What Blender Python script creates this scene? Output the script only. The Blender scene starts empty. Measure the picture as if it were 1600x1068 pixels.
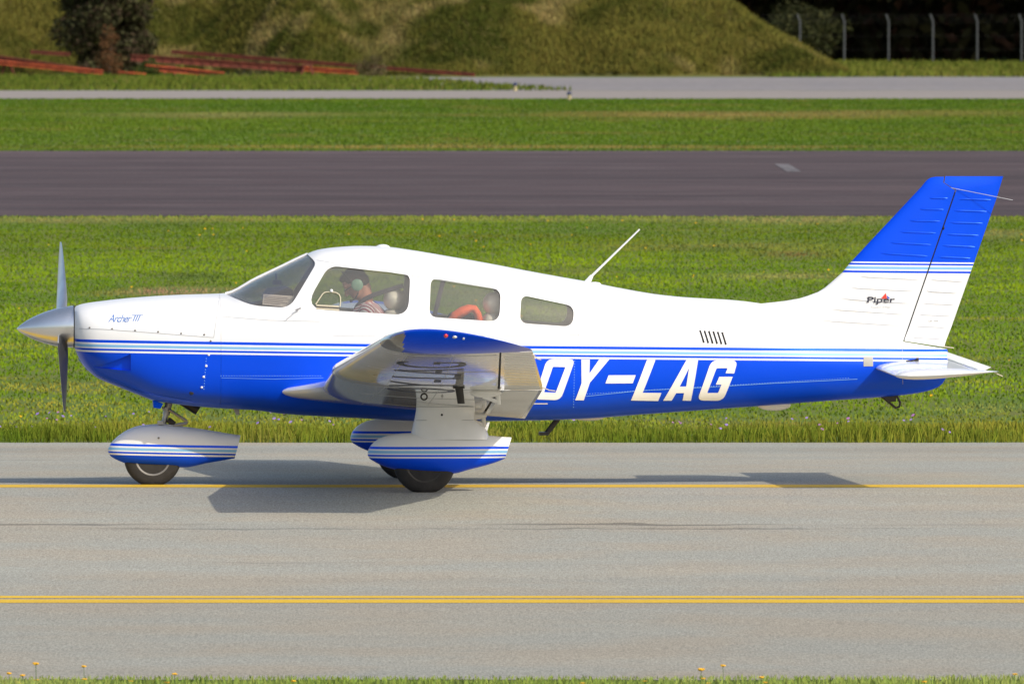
import bpy, bmesh, math, random
import numpy as np
from mathutils import Vector, Matrix, noise as mnoise
from mathutils.geometry import tessellate_polygon

random.seed(7); RNG = np.random.default_rng(11)
# ------------------------------------------------------------------ scene / camera constants
F = 19320.0; H0 = -44.0; DIST = 92.0; CH = 3.8
PSI = 0.054; CP, SP = math.cos(PSI), math.sin(PSI)
C = bpy.context.scene.collection

def loc(px, py, yl=0.0):
    """survey point (1600 px frame) -> aircraft metres (x aft, z up) on the plane y = yl"""
    u = (px - 800.0) / F
    xl = (u * (DIST + yl * CP) + yl * SP) / (CP - u * SP)
    d = DIST + xl * SP + yl * CP
    return xl, CH - (py - H0) / F * d

GPD = [-300, 40, 60, 91, 103.8, 180, 245, 340, 500, 600, 720, 3000]
GPZ = [-.6, -.5, -.372, 0, -.154, .24, .25, .30, -.39, -.67, -.7, -3]
def gz(Y):                      # ground height at world Y
    return np.interp(np.asarray(Y, float) + DIST, GPD, GPZ)
def gpt(px, py):                # ground point seen at a survey pixel
    lo, hi = 45.0, 900.0
    for _ in range(50):
        m = .5 * (lo + hi)
        if (CH - float(gz(m - DIST))) / m * F > py - H0: lo = m
        else: hi = m
    return (px - 800) / F * lo, lo - DIST

# ------------------------------------------------------------------ materials
def lin(c):
    return tuple(((v / 255) / 12.92 if v / 255 <= .04045 else ((v / 255 + .055) / 1.055) ** 2.4) for v in c)
def new_mat(name):
    m = bpy.data.materials.new(name); m.use_nodes = True
    nt = m.node_tree; b = nt.nodes['Principled BSDF']
    return m, nt, b
def N(nt, typ, **kw):
    n = nt.nodes.new(typ)
    for k, v in kw.items():
        if k in ('operation', 'blend_type', 'interpolation', 'data_type', 'noise_dimensions', 'attribute_name', 'wave_type', 'bands_direction', 'feature'):
            setattr(n, k, v)
        else: n.inputs[k].default_value = v
    return n
def simple(name, col, rough=.5, metal=0.0, coat=0.0, spec=.5, var=.06, scale=6.0, bump=0.0):
    m, nt, b = new_mat(name); L = nt.links.new
    b.inputs['Roughness'].default_value = rough; b.inputs['Metallic'].default_value = metal
    b.inputs['Coat Weight'].default_value = coat; b.inputs['Coat Roughness'].default_value = .06
    b.inputs['Specular IOR Level'].default_value = spec
    tc = N(nt, 'ShaderNodeTexCoord'); no = N(nt, 'ShaderNodeTexNoise', Scale=scale, Detail=4.0)
    L(tc.outputs['Object'], no.inputs['Vector'])
    r = nt.nodes.new('ShaderNodeValToRGB'); e = r.color_ramp.elements
    e[0].color = (*[c * (1 - var) for c in col], 1); e[1].color = (*[min(1, c * (1 + var)) for c in col], 1)
    e[0].position = .3; e[1].position = .7
    L(no.outputs['Fac'], r.inputs['Fac']); L(r.outputs['Color'], b.inputs['Base Color'])
    if bump:
        bp = N(nt, 'ShaderNodeBump', Strength=bump, Distance=.01); L(no.outputs['Fac'], bp.inputs['Height']); L(bp.outputs['Normal'], b.inputs['Normal'])
    return m

WHITE = (.74, .745, .755); BLUE = (.0, .072, .80); LBLUE = (.22, .46, .74)
def livery(name, slope, z0, bands, below, above, xend=None):
    """paint laid out in bands of t = z0 + slope*x - z (object metres); bands=[(t, colour)]"""
    m, nt, b = new_mat(name); L = nt.links.new
    tc = N(nt, 'ShaderNodeTexCoord'); sx = N(nt, 'ShaderNodeSeparateXYZ'); L(tc.outputs['Object'], sx.inputs[0])
    a = N(nt, 'ShaderNodeMath', operation='MULTIPLY_ADD'); a.inputs[1].default_value = slope; a.inputs[2].default_value = z0
    L(sx.outputs['X'], a.inputs[0])
    s = N(nt, 'ShaderNodeMath', operation='SUBTRACT'); L(a.outputs[0], s.inputs[0]); L(sx.outputs['Z'], s.inputs[1])
    f = N(nt, 'ShaderNodeMath', operation='MULTIPLY_ADD'); f.inputs[1].default_value = 2.0; f.inputs[2].default_value = .25
    L(s.outputs[0], f.inputs[0])
    r = nt.nodes.new('ShaderNodeValToRGB'); r.color_ramp.interpolation = 'CONSTANT'
    e = r.color_ramp.elements; e[0].position = 0; e[0].color = (*above, 1); e.remove(e[1])
    for t, c in bands + [(None, None)]:
        if t is None: break
        k = e.new(t * 2 + .25); k.color = (*c, 1)
    L(f.outputs[0], r.inputs['Fac'])
    no = N(nt, 'ShaderNodeTexNoise', Scale=3.0, Detail=6.0, Roughness=.6); L(tc.outputs['Object'], no.inputs['Vector'])
    mr = N(nt, 'ShaderNodeMapRange'); mr.inputs['To Min'].default_value = .93; mr.inputs['To Max'].default_value = 1.04
    L(no.outputs['Fac'], mr.inputs['Value'])
    mx = nt.nodes.new('ShaderNodeMix'); mx.data_type = 'RGBA'; mx.blend_type = 'MULTIPLY'; mx.inputs[0].default_value = 1
    L(r.outputs['Color'], mx.inputs[6]); L(mr.outputs[0], mx.inputs[7]); L(mx.outputs[2], b.inputs['Base Color'])
    rr = N(nt, 'ShaderNodeMapRange'); rr.inputs['To Min'].default_value = .28; rr.inputs['To Max'].default_value = .42
    L(no.outputs['Fac'], rr.inputs['Value']); L(rr.outputs[0], b.inputs['Roughness'])
    b.inputs['Coat Weight'].default_value = .10; b.inputs['Specular IOR Level'].default_value = .22
    sc_ = nt.nodes.new('ShaderNodeSeparateColor'); L(r.outputs['Color'], sc_.inputs[0])
    mt = N(nt, 'ShaderNodeMapRange'); mt.inputs['From Max'].default_value = .30; mt.inputs['To Min'].default_value = .30; mt.inputs['To Max'].default_value = 0
    L(sc_.outputs[0], mt.inputs['Value']); L(mt.outputs[0], b.inputs['Metallic'])
    # slight oil-canning of the thin skin
    n2 = N(nt, 'ShaderNodeTexNoise', Scale=2.2, Detail=2.0); L(tc.outputs['Object'], n2.inputs['Vector'])
    bp = N(nt, 'ShaderNodeBump', Strength=.35, Distance=.012); L(n2.outputs['Fac'], bp.inputs['Height'])
    L(bp.outputs['Normal'], b.inputs['Normal']); L(bp.outputs['Normal'], b.inputs['Coat Normal'])
    return m

PX = 1 / 211.0
_xa, _za = loc(200, 531.4, -.46); _xb, _zb = loc(1475, 545.5, -.05)
SL = (_zb - _za) / (_xb - _xa)
BANDS = [(0, BLUE), (4.2 * PX, WHITE), (7.4 * PX, LBLUE), (11.4 * PX, WHITE), (13.2 * PX, BLUE), (16.8 * PX, WHITE), (19.4 * PX, BLUE)]
M_body = livery('body_paint', SL, _za - SL * _xa, BANDS, BLUE, WHITE)
_xf, _zf = loc(1330, 408.2, 0); _xg, _zg = loc(1520, 410.0, 0)
SF = (_zg - _zf) / (_xg - _xf)
M_fin = livery('fin_paint', SF, _zf - SF * _xf, [(0, WHITE), (2.0 * PX, BLUE), (4.6 * PX, WHITE), (7.2 * PX, LBLUE), (11.4 * PX, WHITE), (13.8 * PX, BLUE), (17.2 * PX, WHITE)], WHITE, BLUE)
def fair_mat(name, p1, p2, yl):
    xa, za = loc(*p1, yl); xb, zb = loc(*p2, yl); s = (zb - za) / (xb - xa)
    return livery(name, s, za - s * xa, [(0, BLUE), (3.4 * PX, WHITE), (5.8 * PX, LBLUE), (10 * PX, WHITE), (12 * PX, BLUE), (15 * PX, WHITE), (17.6 * PX, BLUE)], BLUE, WHITE)
M_nfair = fair_mat('nose_fairing_paint', (180, 693), (372, 697), -.12)
M_mfair = fair_mat('main_fairing_paint', (590, 698), (788, 698), -1.66)

M_white = simple('white_paint', WHITE, .3, coat=.5, var=.04)
M_wing = simple('wing_white_paint', (.74, .735, .72), .11, coat=.8, var=.08, scale=2.5)
M_blue = simple('blue_paint', BLUE, .24, metal=.72, coat=0, spec=.2, var=.05)
M_letter = simple('letter_white', (.78, .78, .76), .45, var=.03)
M_black = simple('black_paint', (.02, .02, .022), .4, var=.2)
M_rubber = simple('tyre_rubber', (.022, .020, .020), .8, var=.3, scale=14, bump=.3)
M_dark = simple('dark_metal', (.035, .032, .03), .5, metal=.4, var=.3)
M_steel = simple('grey_metal', (.35, .34, .33), .4, metal=.6, var=.2, scale=20)
M_alu = simple('polished_metal', (.78, .77, .76), .26, metal=.92, var=.04, scale=5)
M_prop = simple('propeller_metal', (.55, .55, .56), .32, metal=.7, var=.15)
M_seam = simple('seam_grey', (.42, .43, .45), .7, var=.1)
M_screw = simple('screw_metal', (.22, .21, .20), .5, metal=.5, var=.2)
M_beige = simple('beige_rod', (.55, .48, .36), .6)
M_lining = simple('cabin_lining', (.66, .63, .60), .85, var=.15)
M_seat = simple('seat_leather', (.72, .71, .60), .6, var=.08)
M_panel = simple('instrument_panel', (.035, .035, .04), .6, var=.2)
M_belt = simple('belt_webbing', (.05, .045, .06), .8)
M_orange = simple('orange_fabric', (.95, .13, .02), .7, var=.12, scale=20)
M_skin = simple('skin', (.46, .22, .15), .55, var=.1)
M_hair = simple('hair', (.035, .02, .016), .7, var=.35, scale=60)
M_green = simple('headset_green', (.16, .32, .22), .45, var=.06)
M_trouser = simple('trouser_cloth', (.05, .06, .09), .85)
M_redlamp = simple('red_lens', (.75, .03, .02), .15, coat=1)
M_clear = simple('clear_lens', (.6, .6, .55), .12, coat=1)
M_lens = simple('landing_light_cover', (.13, .12, .11), .12, coat=1, var=.25)
M_vent = simple('vent_dark', (.012, .012, .015), .8)
M_plate = simple('static_plate', (.36, .35, .33), .5)
M_light_blue = simple('light_blue_paint', LBLUE, .4)
M_logo_red = simple('logo_red', (.75, .05, .03), .5); M_logo_blue = simple('logo_blue', (.03, .10, .5), .5)
M_script = simple('script_blue', (.04, .16, .5), .5)

def stripe_shirt():
    m, nt, b = new_mat('striped_shirt'); L = nt.links.new
    tc = N(nt, 'ShaderNodeTexCoord'); w = N(nt, 'ShaderNodeTexWave', Scale=11.0, Distortion=2.0, Detail=1.0)
    w.bands_direction = 'DIAGONAL'; w.inputs['Detail Scale'].default_value = .6
    L(tc.outputs['Object'], w.inputs['Vector'])
    r = nt.nodes.new('ShaderNodeValToRGB'); e = r.color_ramp.elements
    e[0].position = .42; e[1].position = .5; e[0].color = (.40, .10, .14, 1); e[1].color = (.80, .74, .74, 1)
    L(w.outputs['Fac'], r.inputs['Fac']); L(r.outputs['Color'], b.inputs['Base Color']); b.inputs['Roughness'].default_value = .8
    return m
M_shirt = stripe_shirt()

def glass(name, tint, refl):
    m = bpy.data.materials.new(name); m.use_nodes = True; nt = m.node_tree; nt.nodes.clear(); L = nt.links.new
    out = N(nt, 'ShaderNodeOutputMaterial'); t = N(nt, 'ShaderNodeBsdfTransparent', Color=(*tint, 1))
    g = N(nt, 'ShaderNodeBsdfGlossy', Color=(.9, .9, .9, 1), Roughness=.03)
    d = N(nt, 'ShaderNodeBsdfDiffuse', Color=(.42, .42, .40, 1))
    fr = N(nt, 'ShaderNodeFresnel', IOR=1.5); mul = N(nt, 'ShaderNodeMath', operation='MULTIPLY'); mul.inputs[1].default_value = refl
    L(fr.outputs[0], mul.inputs[0]); mx = N(nt, 'ShaderNodeMixShader'); m2 = N(nt, 'ShaderNodeMixShader', Fac=.12)
    L(t.outputs[0], m2.inputs[1]); L(d.outputs[0], m2.inputs[2])
    L(mul.outputs[0], mx.inputs[0]); L(m2.outputs[0], mx.inputs[1]); L(g.outputs[0], mx.inputs[2]); L(mx.outputs[0], out.inputs['Surface'])
    return m
M_glass = glass('tinted_window', (.93, .92, .91), .6)
M_wglass = glass('tinted_windshield', (.95, .93, .94), .45)

# ------------------------------------------------------------------ object helpers
OFF = {}                       # aircraft-frame origin of each root
def thing(name, label, cat, p=(0, 0, 0), group=None, world=False):
    o = bpy.data.objects.new(name, None); C.objects.link(o); o.empty_display_size = .3
    o['label'] = label; o['category'] = cat
    if group: o['group'] = group
    if world: o.location = p
    else:
        o.location = (p[0] * CP - p[1] * SP, p[0] * SP + p[1] * CP, p[2]); o.rotation_euler = (0, 0, PSI)
    OFF[o.name] = Vector(p)
    return o
def root_of(o):
    while o.parent: o = o.parent
    return o
def mesh_data(name, verts, faces, mat, off=None):
    me = bpy.data.meshes.new(name)
    if off is not None: verts = [(v[0] - off[0], v[1] - off[1], v[2] - off[2]) for v in verts]
    me.from_pydata([tuple(map(float, v)) for v in verts], [], faces)
    for k in (mat if isinstance(mat, (list, tuple)) else [mat]): me.materials.append(k)
    return me
def obj(name, verts, faces, mat, parent=None, smooth=40, fix=True, mats=None):
    off = OFF.get(root_of(parent).name) if parent else None
    me = mesh_data(name, verts, faces, mat, off)
    if mats is not None: me.polygons.foreach_set('material_index', mats)
    if fix:
        bm = bmesh.new(); bm.from_mesh(me); bmesh.ops.recalc_face_normals(bm, faces=bm.faces); bm.to_mesh(me); bm.free()
    finish(me, smooth)
    o = bpy.data.objects.new(name, me); C.objects.link(o)
    if parent: o.parent = parent
    return o
def finish(me, smooth):
    if smooth:
        me.polygons.foreach_set('use_smooth', [True] * len(me.polygons))
        me.set_sharp_from_angle(angle=math.radians(smooth))
    me.update()
def link_mesh(name, me, parent, smooth=40):
    if parent:
        off = OFF.get(root_of(parent).name)
        if off is not None: me.transform(Matrix.Translation(-off))
    finish(me, smooth); me.name = name
    o = bpy.data.objects.new(name, me); C.objects.link(o); o.parent = parent
    return o
def tag(o, label=None, cat=None, group=None, kind=None):
    if label: o['label'] = label
    if cat: o['category'] = cat
    if group: o['group'] = group
    if kind: o['kind'] = kind
    return o

class MB:
    def __init__(s): s.v = []; s.f = []
    def add(s, v, f):
        n = len(s.v); s.v += [tuple(p) for p in v]; s.f += [tuple(i + n for i in q) for q in f]; return s
    def box(s, c, h, rot=None):
        pts = []
        for x in (-1, 1):
            for y in (-1, 1):
                for z in (-1, 1):
                    p = Vector((x * h[0], y * h[1], z * h[2]))
                    if rot: p = rot @ p
                    pts.append(p + Vector(c))
        return s.add(pts, [(0, 1, 3, 2), (4, 6, 7, 5), (0, 4, 5, 1), (2, 3, 7, 6), (0, 2, 6, 4), (1, 5, 7, 3)])
    def tube(s, pts, r, n=10, cap=True, flat=1.0):
        pts = [Vector(p) for p in pts]; rs = r if isinstance(r, (list, tuple)) else [r] * len(pts)
        rings = []; up = None
        for i, p in enumerate(pts):
            t = (pts[min(i + 1, len(pts) - 1)] - pts[max(i - 1, 0)]).normalized()
            if up is None:
                up = Vector((0, 1, 0)) if abs(t.y) < .9 else Vector((1, 0, 0))
            a = t.cross(up).normalized(); b = t.cross(a).normalized(); up = -b if b.dot(up) < 0 else b
            rings.append([p + (a * math.cos(2 * math.pi * k / n) + up * math.sin(2 * math.pi * k / n) * flat) * rs[i] for k in range(n)])
        return s.loft(rings, cap)
    def loft(s, rings, cap=True, closed=True):
        n = len(rings[0]); v = [p for r in rings for p in r]; f = []
        for i in range(len(rings) - 1):
            for k in range(n if closed else n - 1):
                a = i * n + k; b = i * n + (k + 1) % n
                f.append((a, b, b + n, a + n))
        if cap: f.append(tuple(range(n - 1, -1, -1))); f.append(tuple(range((len(rings) - 1) * n, len(rings) * n)))
        return s.add(v, f)
    def lathe(s, prof, c, axis='y', n=40, cap=True):
        rings = []
        for a, r in prof:
            ring = []
            for k in range(n):
                t = 2 * math.pi * k / n; p, q = r * math.cos(t), r * math.sin(t)
                ring.append((c[0] + p, c[1] + a, c[2] + q) if axis == 'y' else (c[0] + a, c[1] + p, c[2] + q) if axis == 'x' else (c[0] + p, c[1] + q, c[2] + a))
            rings.append(ring)
        return s.loft(rings, cap)
    def ell(s, c, r, n=14, m=10):
        prof = [(-math.cos(math.pi * i / m) * r[2], max(1e-4, math.sin(math.pi * i / m))) for i in range(m + 1)]
        rings = [[(c[0] + rr * r[0] * math.cos(2 * math.pi * k / n), c[1] + rr * r[1] * math.sin(2 * math.pi * k / n), c[2] + a) for k in range(n)] for a, rr in prof]
        return s.loft(rings)
    def prism(s, poly, y0, y1):            # polygon of (x,z) between two y planes
        n = len(poly); v = [(x, y0, z) for x, z in poly] + [(x, y1, z) for x, z in poly]
        f = [tuple(range(n)), tuple(range(2 * n - 1, n - 1, -1))] + [(i, (i + 1) % n, (i + 1) % n + n, i + n) for i in range(n)]
        return s.add(v, f)
    def obj(s, name, mat, parent=None, smooth=40, fix=True): return obj(name, s.v, s.f, mat, parent, smooth, fix)

def pchip(xs, ys):
    xs = np.array(xs, float); ys = np.array(ys, float); h = np.diff(xs); d = np.diff(ys) / h; m = np.zeros(len(xs))
    for i in range(1, len(xs) - 1):
        if d[i - 1] * d[i] > 0:
            w1 = 2 * h[i] + h[i - 1]; w2 = h[i] + 2 * h[i - 1]; m[i] = (w1 + w2) / (w1 / d[i - 1] + w2 / d[i])
    m[0] = d[0]; m[-1] = d[-1]
    def f(x):
        x = min(max(x, xs[0]), xs[-1]); i = min(max(int(np.searchsorted(xs, x) - 1), 0), len(h) - 1)
        t = (x - xs[i]) / h[i]; t2 = t * t; t3 = t2 * t
        return float((2 * t3 - 3 * t2 + 1) * ys[i] + (t3 - 2 * t2 + t) * h[i] * m[i] + (-2 * t3 + 3 * t2) * ys[i + 1] + (t3 - t2) * h[i] * m[i + 1])
    return f
def round_poly(pts, rad, n=6):
    out = []; L = len(pts)
    for i in range(L):
        p = Vector(pts[i]); a = (Vector(pts[i - 1]) - p); b = (Vector(pts[(i + 1) % L]) - p)
        r = rad[i] if isinstance(rad, (list, tuple)) else rad
        if r <= 0: out.append(tuple(p)); continue
        la, lb = a.length, b.length; r = min(r, la * .48, lb * .48); a.normalize(); b.normalize()
        for k in range(n + 1):
            t = k / n; q = (p + a * r) * (1 - t) ** 2 + p * 2 * t * (1 - t) + (p + b * r) * t ** 2
            out.append(tuple(q))
    return out
def boolean(me_a, me_b, op):
    a = bpy.data.objects.new('a', me_a); b = bpy.data.objects.new('b', me_b); C.objects.link(a); C.objects.link(b)
    m = a.modifiers.new('m', 'BOOLEAN'); m.operation = op; m.solver = 'EXACT'; m.object = b
    dg = bpy.context.evaluated_depsgraph_get(); dg.update()
    r = bpy.data.meshes.new_from_object(a.evaluated_get(dg))
    bpy.data.objects.remove(a); bpy.data.objects.remove(b)
    return r

# ------------------------------------------------------------------ fuselage definition
def top_tab(t): return pchip([loc(a, b)[0] for a, b in t], [loc(a, b)[1] for a, b in t])
TOP = top_tab([(116, 480), (122, 476.5), (160, 470), (220, 464), (280, 460.5), (350, 458), (400, 434), (440, 415), (478, 397), (497, 390), (520, 386.5), (560, 384), (600, 385), (640, 390), (700, 400), (760, 410.5), (820, 422), (880, 433), (920, 440), (970, 450), (1030, 460), (1070, 464), (1150, 469), (1220, 480), (1275, 499), (1330, 513), (1412, 533), (1480, 545)])
BOT = top_tab([(116, 543), (120, 553), (127, 566), (136, 577), (150, 589), (180, 602), (215, 616), (240, 625), (290, 632), (320, 635), (400, 640), (440, 645), (560, 652), (640, 656), (700, 657), (820, 656), (900, 654), (1000, 647), (1100, 640), (1200, 633), (1300, 625.5), (1374, 620.5), (1412, 617), (1444, 612), (1463, 606), (1473, 599), (1480, 588)])
def tab(t, scale=1.0): return pchip([loc(a, 500)[0] for a, b in t], [b * scale for a, b in t])
WID = tab([(116, .24), (120, .30), (130, .355), (150, .405), (180, .44), (250, .49), (340, .53), (450, .56), (600, .57), (700, .565), (800, .535), (900, .47), (1000, .40), (1100, .335), (1200, .27), (1300, .20), (1400, .12), (1450, .07), (1480, .03)])
WAI = top_tab([(116, 511), (150, 520), (200, 528), (340, 540), (500, 545), (900, 548), (1200, 560), (1400, 570), (1480, 568)])
NUP = tab([(116, 2.3), (300, 2.6), (450, 2.5), (700, 2.5), (1000, 2.2), (1100, 1.9), (1250, 1.5), (1480, 2.0)])
NLO = tab([(116, 2.2), (170, 2.6), (230, 3.4), (300, 4.2), (500, 4.2), (800, 3.9), (1000, 3.1), (1200, 2.6), (1480, 2.0)])
def surf_y(x, z, inset=0.0):
    zt, zb, zw, w = TOP(x) - inset, BOT(x) + inset, WAI(x), WID(x) - inset
    t, n = ((z - zw) / (zt - zw), NUP(x)) if z >= zw else ((zw - z) / (zw - zb), NLO(x))
    t = min(max(t, 0), 1)
    return w * (1 - t ** n) ** (1 / n)
def fus_ring(x, inset=0.0, n=72):
    zt, zb, zw, w = TOP(x) - inset, BOT(x) + inset, WAI(x), max(.004, WID(x) - inset)
    nu, nl = NUP(x), NLO(x); r = []
    for k in range(n):
        a = 2 * math.pi * k / n; c, s = math.cos(a), math.sin(a)
        if s >= 0: e = nu; z = zw + (zt - zw) * abs(s) ** (2 / e)
        else: e = nl; z = zw - (zw - zb) * abs(s) ** (2 / e)
        r.append((x, w * math.copysign(abs(c) ** (2 / e), c), z))
    return r
def fx(px): return loc(px, 500)[0]
def stations(a, b, step):
    n = max(2, int((b - a) / step)); return [fx(a + (b - a) * i / n) for i in range(n + 1)]

PLANE = thing('light_airplane', 'white and royal blue low-wing propeller plane with OY-LAG in white letters, taxiing on the taxiway', 'airplane', (0, 0, 0))

# cowling
mb = MB()
st = stations(116, 341.6, 4)
rings = [fus_ring(x) for x in st]
r0 = rings[0]; cx = st[0]; cz = WAI(cx)
inner = [[(cx - .004 * (1 - k), y * k, cz + (z - cz) * k) for x, y, z in r0] for k in (.75, .9)]
mb.loft(inner + rings)
def scoop_cut():
    n = 8; Rr = []
    for i in range(n + 1):
        t = i / n; px = 145 + 59 * t; top = 571.5 - 19 * t ** 1.5; bot = 573.5 + 5.0 * t
        def sp(py):
            yl = -.4
            for _ in range(4): x, z = loc(px, py, yl); yl = -surf_y(x, z)
            return x, yl, z
        a, b = sp(top), sp(bot); h = .050 * t ** .8 + .0015
        Rr.append([(a[0], a[1] - .06, a[2]), (a[0], a[1] + h, a[2]), (b[0], b[1] + h * .55, b[2] - .004 * t), (b[0], b[1] - .06, b[2] - .004 * t)])
    m = MB().loft(Rr); cm = mesh_data('cut', m.v, m.f, M_body)
    bm = bmesh.new(); bm.from_mesh(cm); bmesh.ops.recalc_face_normals(bm, faces=bm.faces); bm.to_mesh(cm); bm.free(); return cm
COWL = link_mesh('cowling', boolean(mesh_data('c', mb.v, mb.f, M_body), scoop_cut(), 'DIFFERENCE'), PLANE, 35)

# fuselage shell with window openings
rings = [fus_ring(x) for x in stations(341.9, 1480, 7)]
mb = MB().loft(rings); no_out = len(mb.f)
inn = MB().loft([fus_ring(x, .028) for x in stations(347, 1060, 9)])
shell = mesh_data('fuselage', mb.v + inn.v, mb.f + [tuple(i + len(mb.v) for i in reversed(f)) for f in inn.f], [M_body, M_lining])
shell.polygons.foreach_set('material_index', [0] * no_out + [1] * len(inn.f))
def winpoly(pts, rad):
    # scale outline from the near wall to aircraft metres
    q = []
    for px, py in pts:
        yl = -.47
        for _ in range(3):
            x, z = loc(px, py, yl); yl = -surf_y(x, z)
        q.append((x, z))
    return round_poly(q, [r * PX for r in rad])
WINS = [winpoly([(513.5, 414.5), (641, 429), (637.5, 492.5), (474, 482)], (16, 11, 22, 36)),
        winpoly([(673, 434), (782.5, 452), (780, 502.5), (670.5, 495)], (12, 14, 17, 13)),
        winpoly([(814.5, 460.6), (897, 478), (895, 510.5), (812, 504.5)], (12, 13, 16, 13))]
WSH = [loc(352, 459), loc(395, 477.5, -.5), loc(452, 481, -.5), loc(495.5, 411, -.45), loc(480, 397.0, 0), loc(470, 370), loc(330, 440)]
WSH = round_poly(WSH, [0, 14 * PX, 16 * PX, 10 * PX, 0, 0, 0])
me = shell
for w in WINS + [WSH]:
    cut = MB().prism(w, -1.2, 1.2)
    cm = mesh_data('cut', cut.v, cut.f, M_body)
    bm = bmesh.new(); bm.from_mesh(cm); bmesh.ops.recalc_face_normals(bm, faces=bm.faces); bm.to_mesh(cm); bm.free()
    me = boolean(me, cm, 'DIFFERENCE')
FUS = link_mesh('fuselage', me, PLANE, 35)
# panes
def pane(w, side, name, mat, parent, label=None, xr=(345, 920), ins=(.008, .013)):
    a = MB().loft([fus_ring(x, ins[0]) for x in stations(xr[0], xr[1], 9)])
    b = MB().loft([fus_ring(x, ins[1]) for x in stations(xr[0] + 2, xr[1] - 6, 9)])
    sh = mesh_data('p', a.v + b.v, a.f + [tuple(i + len(a.v) for i in reversed(f)) for f in b.f], mat)
    y0, y1 = (-1.2, -.012) if side < 0 else (.012, 1.2)
    if name == 'windshield': pass
    cut = MB().prism(w, y0, y1); cm = mesh_data('cut', cut.v, cut.f, mat)
    bm = bmesh.new(); bm.from_mesh(cm); bmesh.ops.recalc_face_normals(bm, faces=bm.faces); bm.to_mesh(cm); bm.free()
    o = link_mesh(name, boolean(sh, cm, 'INTERSECT'), parent, 35)
    if label: o['label'] = label
    return o
WO = []
for i, w in enumerate(WINS):
    for s in (-1, 1):
        WO.append(pane(w, s, 'side_window', M_glass, PLANE))
for s in (-1, 1): pane(WSH, s, 'windshield', M_wglass, PLANE)
# windshield centre post
pts = [(fx(p), 0, TOP(fx(p)) - .006) for p in range(352, 482, 10)] + [(fx(481), 0, TOP(fx(481)) - .006)]
MB().tube(pts, .013, 8).obj('windshield_post', M_white, PLANE)
# storm window frame in the front left side window
def side_pt(px, py, off=.004):
    yl = -.47
    for _ in range(4):
        x, z = loc(px, py, yl); yl = -surf_y(x, z) - off
    return (x, yl, z)
zz = lambda a, b: (470 + a * .1125, 390 + b * .1125)
sw = MB()
sw.tube([side_pt(*zz(*p), -.004) for p in [(205, 760), (250, 690), (300, 615), (330, 592), (370, 585), (430, 588), (490, 595), (530, 620), (548, 660), (550, 720), (543, 790)]], .0045, 6)
for y in (782, 826):
    sw.tube([side_pt(*zz(215, y - 8), -.004), side_pt(*zz(370, y), -.004), side_pt(*zz(532, y + 10), -.004)], .0075, 6)
sw.obj('storm_window_frame', simple('cream_plastic', (.50, .45, .34), .5), WO[0])
MB().ell(side_pt(*zz(425, 568), .004), (.012, .01, .012)).obj('latch', M_white, WO[0])

# ---- decals (flat paint / vinyl following the skin)
def skin_pt(x, z, off): return (x, -surf_y(x, z) - off, z)
def planar(polys, step=.03):
    """list of (outer, holes...) in (x,z) -> bmesh cut into small cells"""
    bm = bmesh.new()
    for poly in polys:
        loops = [[Vector((p[0], 0, p[1])) for p in lp] for lp in poly]
        flat = [v for lp in loops for v in lp]
        vs = [bm.verts.new(v) for v in flat]
        for t in tessellate_polygon(loops):
            if len(set(t)) == 3:
                try: bm.faces.new([vs[i] for i in t])
                except ValueError: pass
    xs = [v.co.x for v in bm.verts]; zs = [v.co.z for v in bm.verts]
    for lo, hi, ax in ((min(xs), max(xs), Vector((1, 0, 0))), (min(zs), max(zs), Vector((0, 0, 1)))):
        k = lo + step
        while k < hi:
            bmesh.ops.bisect_plane(bm, geom=bm.verts[:] + bm.edges[:] + bm.faces[:], plane_co=ax * k, plane_no=ax, dist=1e-6); k += step
    return bm
def decal(name, polys, mat, parent, proj, step=.03, label=None):
    bm = planar(polys, step)
    for v in bm.verts: v.co = Vector(proj(v.co.x, v.co.z))
    me = bpy.data.meshes.new(name); bm.to_mesh(me); bm.free(); me.materials.append(mat)
    o = link_mesh(name, me, parent, 60)
    if label: o['label'] = label
    return o
fusp = lambda off: (lambda x, z: skin_pt(x, z, off))
def conv(pts, f, o, yl=-.45): return [loc(o[0] + a * f, o[1] + b * f, yl) for a, b in pts]
LT = {
 'O': [round_poly([(112, 95), (322, 97), (215, 400), (18, 392)], [50, 45, 50, 40]), round_poly([(157, 152), (250, 155), (178, 343), (92, 340)], 8)],
 'Y': [[(368, 100), (430, 100), (428, 203), (500, 100), (575, 100), (432, 270), (388, 402), (325, 400), (370, 275)]],
 'dash': [[(570, 217), (772, 217), (750, 277), (547, 277)]],
 'L': [[(855, 105), (918, 105), (825, 348), (965, 350), (943, 410), (740, 405)]],
 'A': [[(1148, 107), (1235, 107), (1187, 410), (1125, 408), (1133, 352), (1075, 352), (1043, 408), (980, 408)], [(1168, 165), (1148, 303), (1100, 303)]],
 'G': [round_poly([(1335, 107), (1530, 112), (1503, 208), (1440, 205), (1455, 168), (1372, 168), (1305, 352), (1387, 352), (1410, 290), (1368, 290), (1393, 232), (1493, 232), (1425, 412), (1232, 408)], [55, 45, 0, 0, 8, 10, 8, 8, 0, 0, 0, 0, 50, 50])],
}
polys = []
for k, loops in LT.items(): polys.append([conv(lp, .2125, (830, 540)) for lp in loops])
decal('registration_lettering', polys, M_letter, FUS, fusp(.003))
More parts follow.
